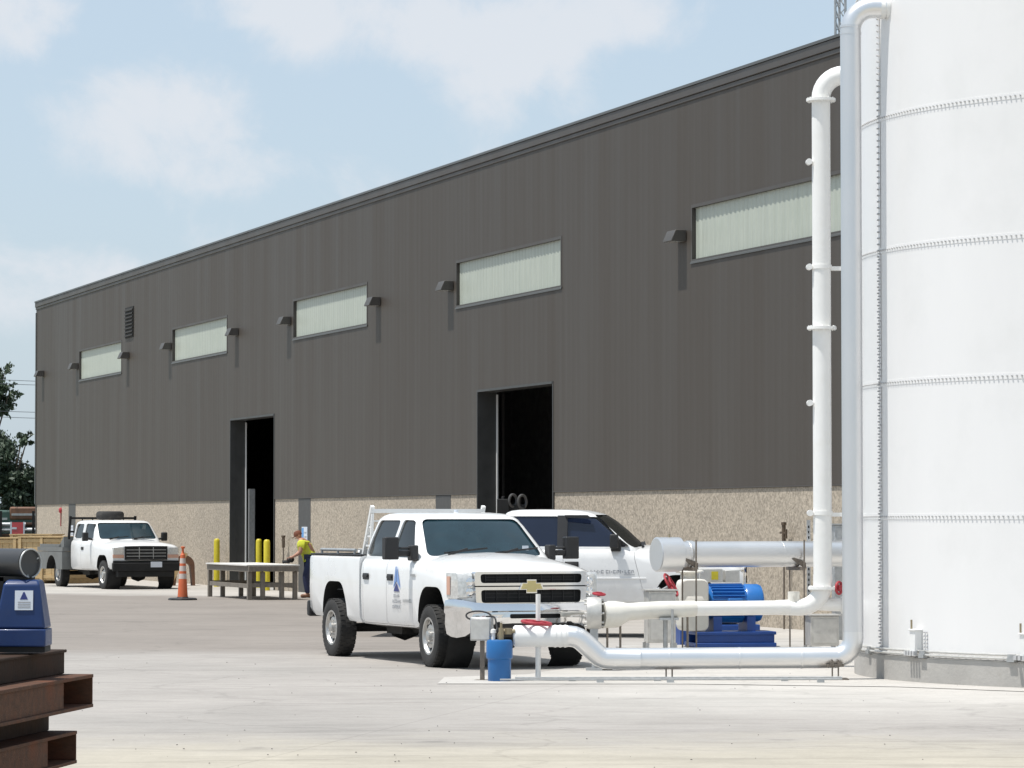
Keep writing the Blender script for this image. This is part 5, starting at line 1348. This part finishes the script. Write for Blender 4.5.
# ------------------------------------------------------------------ trees and overhead cables
def tree(label, base, height, clumps, n, leaf, m, trunk_r=.22):
    t = thing('tree', label, 'tree', base, 0, 'trees beyond the warehouse end')
    rg = random.Random(len(label) + n)
    q = MB(); top_ = Vector((0, 0, height * .55))
    q.tube([(0, 0, 0), (.1, 0, height * .25), (-.1, .1, height * .45), tuple(top_)], [trunk_r, trunk_r * .8, trunk_r * .6, trunk_r * .4], 10)
    for c in clumps:
        c0 = Vector(c[:3]); s = Vector((0, 0, height * (.3 + .2 * rg.random())))
        q.tube([s, s.lerp(c0, .5) + Vector((0, 0, .2)), c0], [trunk_r * .45, trunk_r * .25, trunk_r * .1], 7)
    obj('trunk', q, M['bark'], t)
    vs = []; fs = []
    tot = sum(c[3] ** 3 for c in clumps)
    for c in clumps:
        k = int(n * c[3] ** 3 / tot)
        subs = [Vector((rg.gauss(0, 1), rg.gauss(0, 1), rg.gauss(0, .8))).normalized() * c[3] * (.35 + .6 * rg.random()) for _ in range(max(5, int(c[3] * 9)))]
        for _ in range(k):
            sb_ = rg.choice(subs)
            p = Vector(c[:3]) + sb_ + Vector((rg.gauss(0, 1), rg.gauss(0, 1), rg.gauss(0, .8))) * c[3] * .17
            s = leaf * (.6 + .8 * rg.random())
            a = Vector((rg.gauss(0, 1), rg.gauss(0, 1), rg.gauss(0, .6))).normalized(); b = a.orthogonal().normalized(); b = (b * math.cos(rg.random() * 6) + a.cross(b) * math.sin(rg.random() * 6))
            d = a.cross(b); i = len(vs)
            vs += [p - b * s, p + d * s * .5, p + b * s, p - d * s * .5]; fs.append((i, i + 1, i + 2, i + 3))
    q = MB(); q.add(vs, fs); obj('crown', q, m, t, recalc=False)
def tp(px, py, Y): return at(px, py, Y)
b1 = Vector((gx(-22, 172), 172, 0))
def rel(px, py, Y, b, r, dy=0):
    p = at(px, py, Y); return (p.x - b.x, dy, p.z, r)
tree('tall dark tree with a crown that rises above the other beyond the warehouse end', b1, 7.6, [rel(-20, 390, 172, b1, 1.5), rel(-2, 395, 172, b1, 1.0, .5), rel(5, 371, 172, b1, .5), rel(10, 390, 172, b1, .5), rel(-8, 412, 172, b1, .9, -.6), rel(-34, 420, 172, b1, 1.6), rel(-30, 380, 172, b1, 1.3)], 15000, .10, M['leaf'])
b2 = Vector((gx(8, 166), 166, 0))
tree('lower dense dark tree at the warehouse corner with a wide bushy crown', b2, 4.6, [rel(2, 470, 166, b2, 1.5), rel(18, 482, 166, b2, 1.25, .6), rel(28, 440, 166, b2, .45, -.3), rel(22, 437, 166, b2, .4), rel(10, 450, 166, b2, .75), rel(-12, 455, 166, b2, 1.4, 1), rel(32, 478, 166, b2, 1.1, .4), rel(26, 498, 166, b2, 1.0), rel(2, 500, 166, b2, 1.2), rel(40, 500, 166, b2, 1.3, 1)], 26000, .10, M['leaf_dark'])
b3 = Vector((gx(-40, 176), 176, 0))
tree('bushy dark tree mostly hidden at the yard edge by the parked lorry', b3, 4.4, [rel(-40, 470, 176, b3, 2.0), rel(-20, 490, 176, b3, 1.6), rel(-60, 490, 176, b3, 1.8)], 9000, .13, M['leaf_dark'])
for i, (py, py2) in enumerate(((377, 379), (381.5, 382), (409, 409), (414.5, 415.5))):
    p0, p1 = at(-60, py - 1, 150), at(150, py2 + 2, 196)
    q = MB(); pts_ = [p0.lerp(p1, k / 16) - Vector((0, 0, .5 * (1 - (2 * k / 16 - 1) ** 2) * .3)) for k in range(17)]
    q.tube(pts_, .014, 6); o = obj('overhead_cable', q, M['wire']); tag(o, 'thin grey overhead cable passing behind the warehouse end', 'cable', 'overhead cables by the trees')
for k, (px, Y) in enumerate(((-60, 150), (150, 196))):
    q = MB(); zt_ = at(0, 372, Y).z + .3; q.lathe([(.16, 0), (.11, zt_), (0, zt_)], n=12); q.lo_hi((-.9, -.06, zt_ - .5), (.9, .06, zt_ - .38)); q.lo_hi((-.7, -.06, zt_ - 2.0), (.7, .06, zt_ - 1.9))
    o = obj('utility_pole', q, M['bark'], None, (gx(px, Y), Y, 0)); tag(o, ('wooden utility pole carrying the cables out of the yard', 'wooden utility pole behind the warehouse carrying the cables')[k], 'utility pole')

# ------------------------------------------------------------------ ground
def sheet(name, pts2, z, m, jag=0, step=.6, seed=1):
    rg = random.Random(seed); out = []
    for i in range(len(pts2)):
        p, q = Vector(pts2[i]), Vector(pts2[(i + 1) % len(pts2)]); L_ = (q - p).length; n = max(1, int(L_ / step)) if jag else 1
        for k in range(n):
            r = p.lerp(q, k / n); out.append((r.x + (rg.uniform(-jag, jag)), r.y + rg.uniform(-jag, jag)))
    bm = bmesh.new(); f = bm.faces.new([bm.verts.new((x, y, z)) for x, y in out]); 
    if f.normal.z < 0: f.normal_flip()
    bmesh.ops.triangulate(bm, faces=[f]); bmesh.ops.recalc_face_normals(bm, faces=bm.faces)
    me = bpy.data.meshes.new(name); bm.to_mesh(me); bm.free()
    for p in me.polygons:
        if p.normal.z < 0: me.flip_normals(); break
    me.materials.append(m); o = bpy.data.objects.new(name, me); COL.objects.link(o); tag(o, kind='structure'); return o
GND = paving('dusty_ground', (.42, .38, .31), (.45, .42, .36), .10, streak=.12)
sheet('ground', [(-700, -60), (700, -60), (700, 1400), (-700, 1400)], 0, GND)
def yard():
    m = paving('yard_paving', (.335, .312, .288), (.30, .282, .26), .10, crack=.13, streak=.22, joint=6.1)
    nt = m.node_tree; N = nt.nodes; L = nt.links
    mix0 = [n for n in N if n.type == 'MIX'][0]
    tc = N.new('ShaderNodeTexCoord'); sp = N.new('ShaderNodeSeparateXYZ'); L.new(tc.outputs['Object'], sp.inputs[0])
    def op(o, a, b=None):
        x = N.new('ShaderNodeMath'); x.operation = o
        for i, v in enumerate((a, b)):
            if v is None: continue
            if isinstance(v, (int, float)): x.inputs[i].default_value = v
            else: L.new(v, x.inputs[i])
        return x.outputs[0]
    def step(v, a, b):
        r = N.new('ShaderNodeMapRange'); r.interpolation_type = 'SMOOTHSTEP'; r.inputs[1].default_value = a; r.inputs[2].default_value = b; L.new(v, r.inputs[0]); return r.outputs[0]
    nz = N.new('ShaderNodeTexNoise'); nz.inputs['Scale'].default_value = .55; nz.inputs['Detail'].default_value = 8; nz.inputs['Roughness'].default_value = .65; L.new(tc.outputs['Object'], nz.inputs['Vector'])
    n = op('SUBTRACT', nz.outputs['Fac'], .5)
    X, Y = sp.outputs[0], sp.outputs[1]
    Yn = op('ADD', Y, op('MULTIPLY', n, 5.0)); Xn = op('ADD', X, op('MULTIPLY', n, 3.0))
    Yw = op('ADD', Y, op('MULTIPLY', n, 1.4))
    # worn asphalt: between the front slab and the building's apron, fading out to the right
    asp = op('MULTIPLY', step(Yw, 46.6, 49.6), op('SUBTRACT', 1, step(op('ADD', Yn, op('MULTIPLY', X, .55)), 78, 81)))
    asp = op('MULTIPLY', asp, op('SUBTRACT', 1, step(Xn, -1.2, .9)))
    apr = step(op('ADD', Yn, op('MULTIPLY', X, .55)), 79, 82)
    sand = op('SUBTRACT', 1, step(Yn, 26.2, 30.5))
    pale = op('MULTIPLY', step(op('ADD', Xn, op('MULTIPLY', op('SUBTRACT', Y, 40), -.10)), -1.8, 3.4), step(Yn, 30, 37))
    cur = mix0.outputs['Result']; dst = [l.to_socket for l in cur.links]
    for f, c in ((pale, (.45, .43, .40)), (asp, (.238, .212, .188)), (apr, (.42, .395, .36)), (sand, (.40, .365, .30))):
        x = N.new('ShaderNodeMix'); x.data_type = 'RGBA'; L.new(op('MULTIPLY', f, .92), x.inputs['Factor']); L.new(cur, x.inputs['A']); x.inputs['B'].default_value = (*c, 1); cur = x.outputs['Result']
    for d in dst: L.new(cur, d)
    return m
sheet('yard', [(-60, 5), (40, 5), (40, 125), (-60, 125)], .004, yard())
PAD = paving('pale_concrete_pad', (.455, .435, .405), (.43, .41, .38), .07, crack=.1, streak=.12)
sheet('concrete_pad', [(-.85, 38.6), (2.0, 38.55), (4.3, 37.9), (7, 35.6), (14, 34.6), (20, 40), (9.5, 48), (5, 49), (1.5, 45.5), (.2, 41.0), (-.8, 40.2)], .010, PAD, .015, 1.2, 5)
GR = paving('far_grass', (.10, .12, .05), (.14, .14, .07), .2, streak=0)
sheet('verge', [(-200, 128), (-19.5, 128), (-30, 200), (60, 300), (60, 700), (-200, 700)], .02, GR, .2, 4, 8)
# scattered grit and small stones on the yard
q = MB(); rg = random.Random(21)
for k in range(130):
    y = rg.uniform(24.6, 46); x = (rg.uniform(80, 1024) - 512) / F * y; s = rg.uniform(.003, .010)
    c = Vector((x, y, .014)); v = [c + Vector((rg.uniform(-1, 1), rg.uniform(-1, 1), 0)).normalized() * s * rg.uniform(.7, 1.3) for _ in range(2)]
    ang = rg.random() * 6; pts_ = [c + Vector((math.cos(ang + j * PI / 2) * s * rg.uniform(.7, 1.5), math.sin(ang + j * PI / 2) * s * rg.uniform(.7, 1.5), 0)) for j in range(4)]
    q.add(pts_ + [c + Vector((0, 0, s * .8))], [(0, 1, 4), (1, 2, 4), (2, 3, 4), (3, 0, 4)])
o = obj('grit', q, M['chassis']); tag(o, kind='stuff')

# ------------------------------------------------------------------ sky, sun, camera
SUN_EL = R(71.5)
sd = Vector((-.947 * math.cos(SUN_EL), -.3214 * math.cos(SUN_EL), math.sin(SUN_EL)))
world = bpy.data.worlds.new('World'); sc.world = world; world.use_nodes = True
nt = world.node_tree; Nn = nt.nodes; Lk = nt.links
bg = Nn['Background']; bg.inputs['Strength'].default_value = 1.0
sky = Nn.new('ShaderNodeTexSky'); sky.sky_type = 'NISHITA'; sky.sun_disc = False
sky.sun_elevation = SUN_EL; sky.sun_rotation = math.atan2(sd.x, sd.y)
sky.air_density = 1.0; sky.dust_density = 1.6; sky.ozone_density = 1.4
SKY = .15
tc = Nn.new('ShaderNodeTexCoord')
nz = Nn.new('ShaderNodeTexNoise'); nz.inputs['Scale'].default_value = 26; nz.inputs['Detail'].default_value = 10; nz.inputs['Roughness'].default_value = .62; nz.inputs['Distortion'].default_value = .3
Lk.new(tc.outputs['Generated'], nz.inputs['Vector'])
def cloud(px, py, rx, ry):
    """soft cover centred on a sky direction, half-widths given in degrees/60"""
    v = at(px, py, 1.0) - Vector((0, 0, H)); v.normalize()
    s = Nn.new('ShaderNodeVectorMath'); s.operation = 'SUBTRACT'; Lk.new(tc.outputs['Generated'], s.inputs[0]); s.inputs[1].default_value = v
    m = Nn.new('ShaderNodeVectorMath'); m.operation = 'MULTIPLY'; Lk.new(s.outputs[0], m.inputs[0]); m.inputs[1].default_value = (F / rx, 1.2, F / ry)
    l = Nn.new('ShaderNodeVectorMath'); l.operation = 'LENGTH'; Lk.new(m.outputs[0], l.inputs[0])
    r = Nn.new('ShaderNodeMapRange'); r.interpolation_type = 'SMOOTHSTEP'; r.inputs[1].default_value = .2; r.inputs[2].default_value = 1.25; r.inputs[3].default_value = 1; r.inputs[4].default_value = 0
    Lk.new(l.outputs['Value'], r.inputs[0]); return r.outputs[0]
acc = None
for c in ((150, 135, 150, 80), (530, 55, 120, 75), (400, 30, 190, 60), (290, 5, 110, 40), (15, 20, 75, 50), (600, 20, 120, 50), (40, 290, 150, 60), (210, 165, 110, 45)):
    o_ = cloud(*c)
    if acc is None: acc = o_
    else:
        a = Nn.new('ShaderNodeMath'); a.operation = 'MAXIMUM'; Lk.new(acc, a.inputs[0]); Lk.new(o_, a.inputs[1]); acc = a.outputs[0]
# thin general cover elsewhere in the sky
n2 = Nn.new('ShaderNodeTexNoise'); n2.inputs['Scale'].default_value = 5; n2.inputs['Detail'].default_value = 6; Lk.new(tc.outputs['Generated'], n2.inputs['Vector'])
g2 = Nn.new('ShaderNodeMapRange'); g2.inputs[1].default_value = .5; g2.inputs[2].default_value = .75; g2.inputs[3].default_value = .0; g2.inputs[4].default_value = .35; Lk.new(n2.outputs['Fac'], g2.inputs[0])
sm_ = Nn.new('ShaderNodeMath'); sm_.operation = 'MULTIPLY_ADD'; Lk.new(acc, sm_.inputs[0]); sm_.inputs[1].default_value = .56
nb = Nn.new('ShaderNodeMath'); nb.operation = 'ADD'; na = Nn.new('ShaderNodeMath'); na.operation = 'MULTIPLY_ADD'; na.inputs[1].default_value = 1.7; na.inputs[2].default_value = -.35; Lk.new(nz.outputs['Fac'], na.inputs[0]); Lk.new(na.outputs[0], nb.inputs[0]); Lk.new(g2.outputs[0], nb.inputs[1])
Lk.new(nb.outputs[0], sm_.inputs[2])
cr = Nn.new('ShaderNodeMapRange'); cr.interpolation_type = 'SMOOTHSTEP'; cr.inputs[1].default_value = .66; cr.inputs[2].default_value = 1.22; cr.inputs[3].default_value = 0; cr.inputs[4].default_value = .8
Lk.new(sm_.outputs[0], cr.inputs[0])
ss = Nn.new('ShaderNodeVectorMath'); ss.operation = 'SCALE'; ss.inputs['Scale'].default_value = SKY; Lk.new(sky.outputs[0], ss.inputs[0])
veil = Nn.new('ShaderNodeMix'); veil.data_type = 'RGBA'; veil.inputs['Factor'].default_value = .74; Lk.new(ss.outputs[0], veil.inputs['A']); veil.inputs['B'].default_value = (.485, .582, .675, 1)
mxs = Nn.new('ShaderNodeMix'); mxs.data_type = 'RGBA'; Lk.new(cr.outputs[0], mxs.inputs['Factor']); Lk.new(veil.outputs['Result'], mxs.inputs['A']); mxs.inputs['B'].default_value = (.67, .695, .735, 1)
Lk.new(mxs.outputs['Result'], bg.inputs['Color'])

sl = bpy.data.lights.new('sun', 'SUN'); sl.energy = 4.2; sl.angle = R(.55); sl.color = (1, .965, .91)
so = bpy.data.objects.new('sun', sl); COL.objects.link(so); so.rotation_euler = sd.to_track_quat('Z', 'Y').to_euler(); so.location = (0, 0, 60)

cam = bpy.data.cameras.new('camera'); cam.sensor_width = 36; cam.lens = 36 * F / 1024; cam.clip_start = .5; cam.clip_end = 4000
co = bpy.data.objects.new('camera', cam); COL.objects.link(co); co.location = (0, 0, H); co.rotation_euler = (PI / 2 + PITCH, 0, 0)
sc.camera = co
sc.view_settings.view_transform = 'Standard'; sc.view_settings.look = 'None'; sc.view_settings.exposure = 0.22; sc.view_settings.gamma = 1; sc.view_settings.use_curve_mapping = False
sc.cycles.max_bounces = 8; sc.cycles.use_denoising = True
sc.render.film_transparent = False
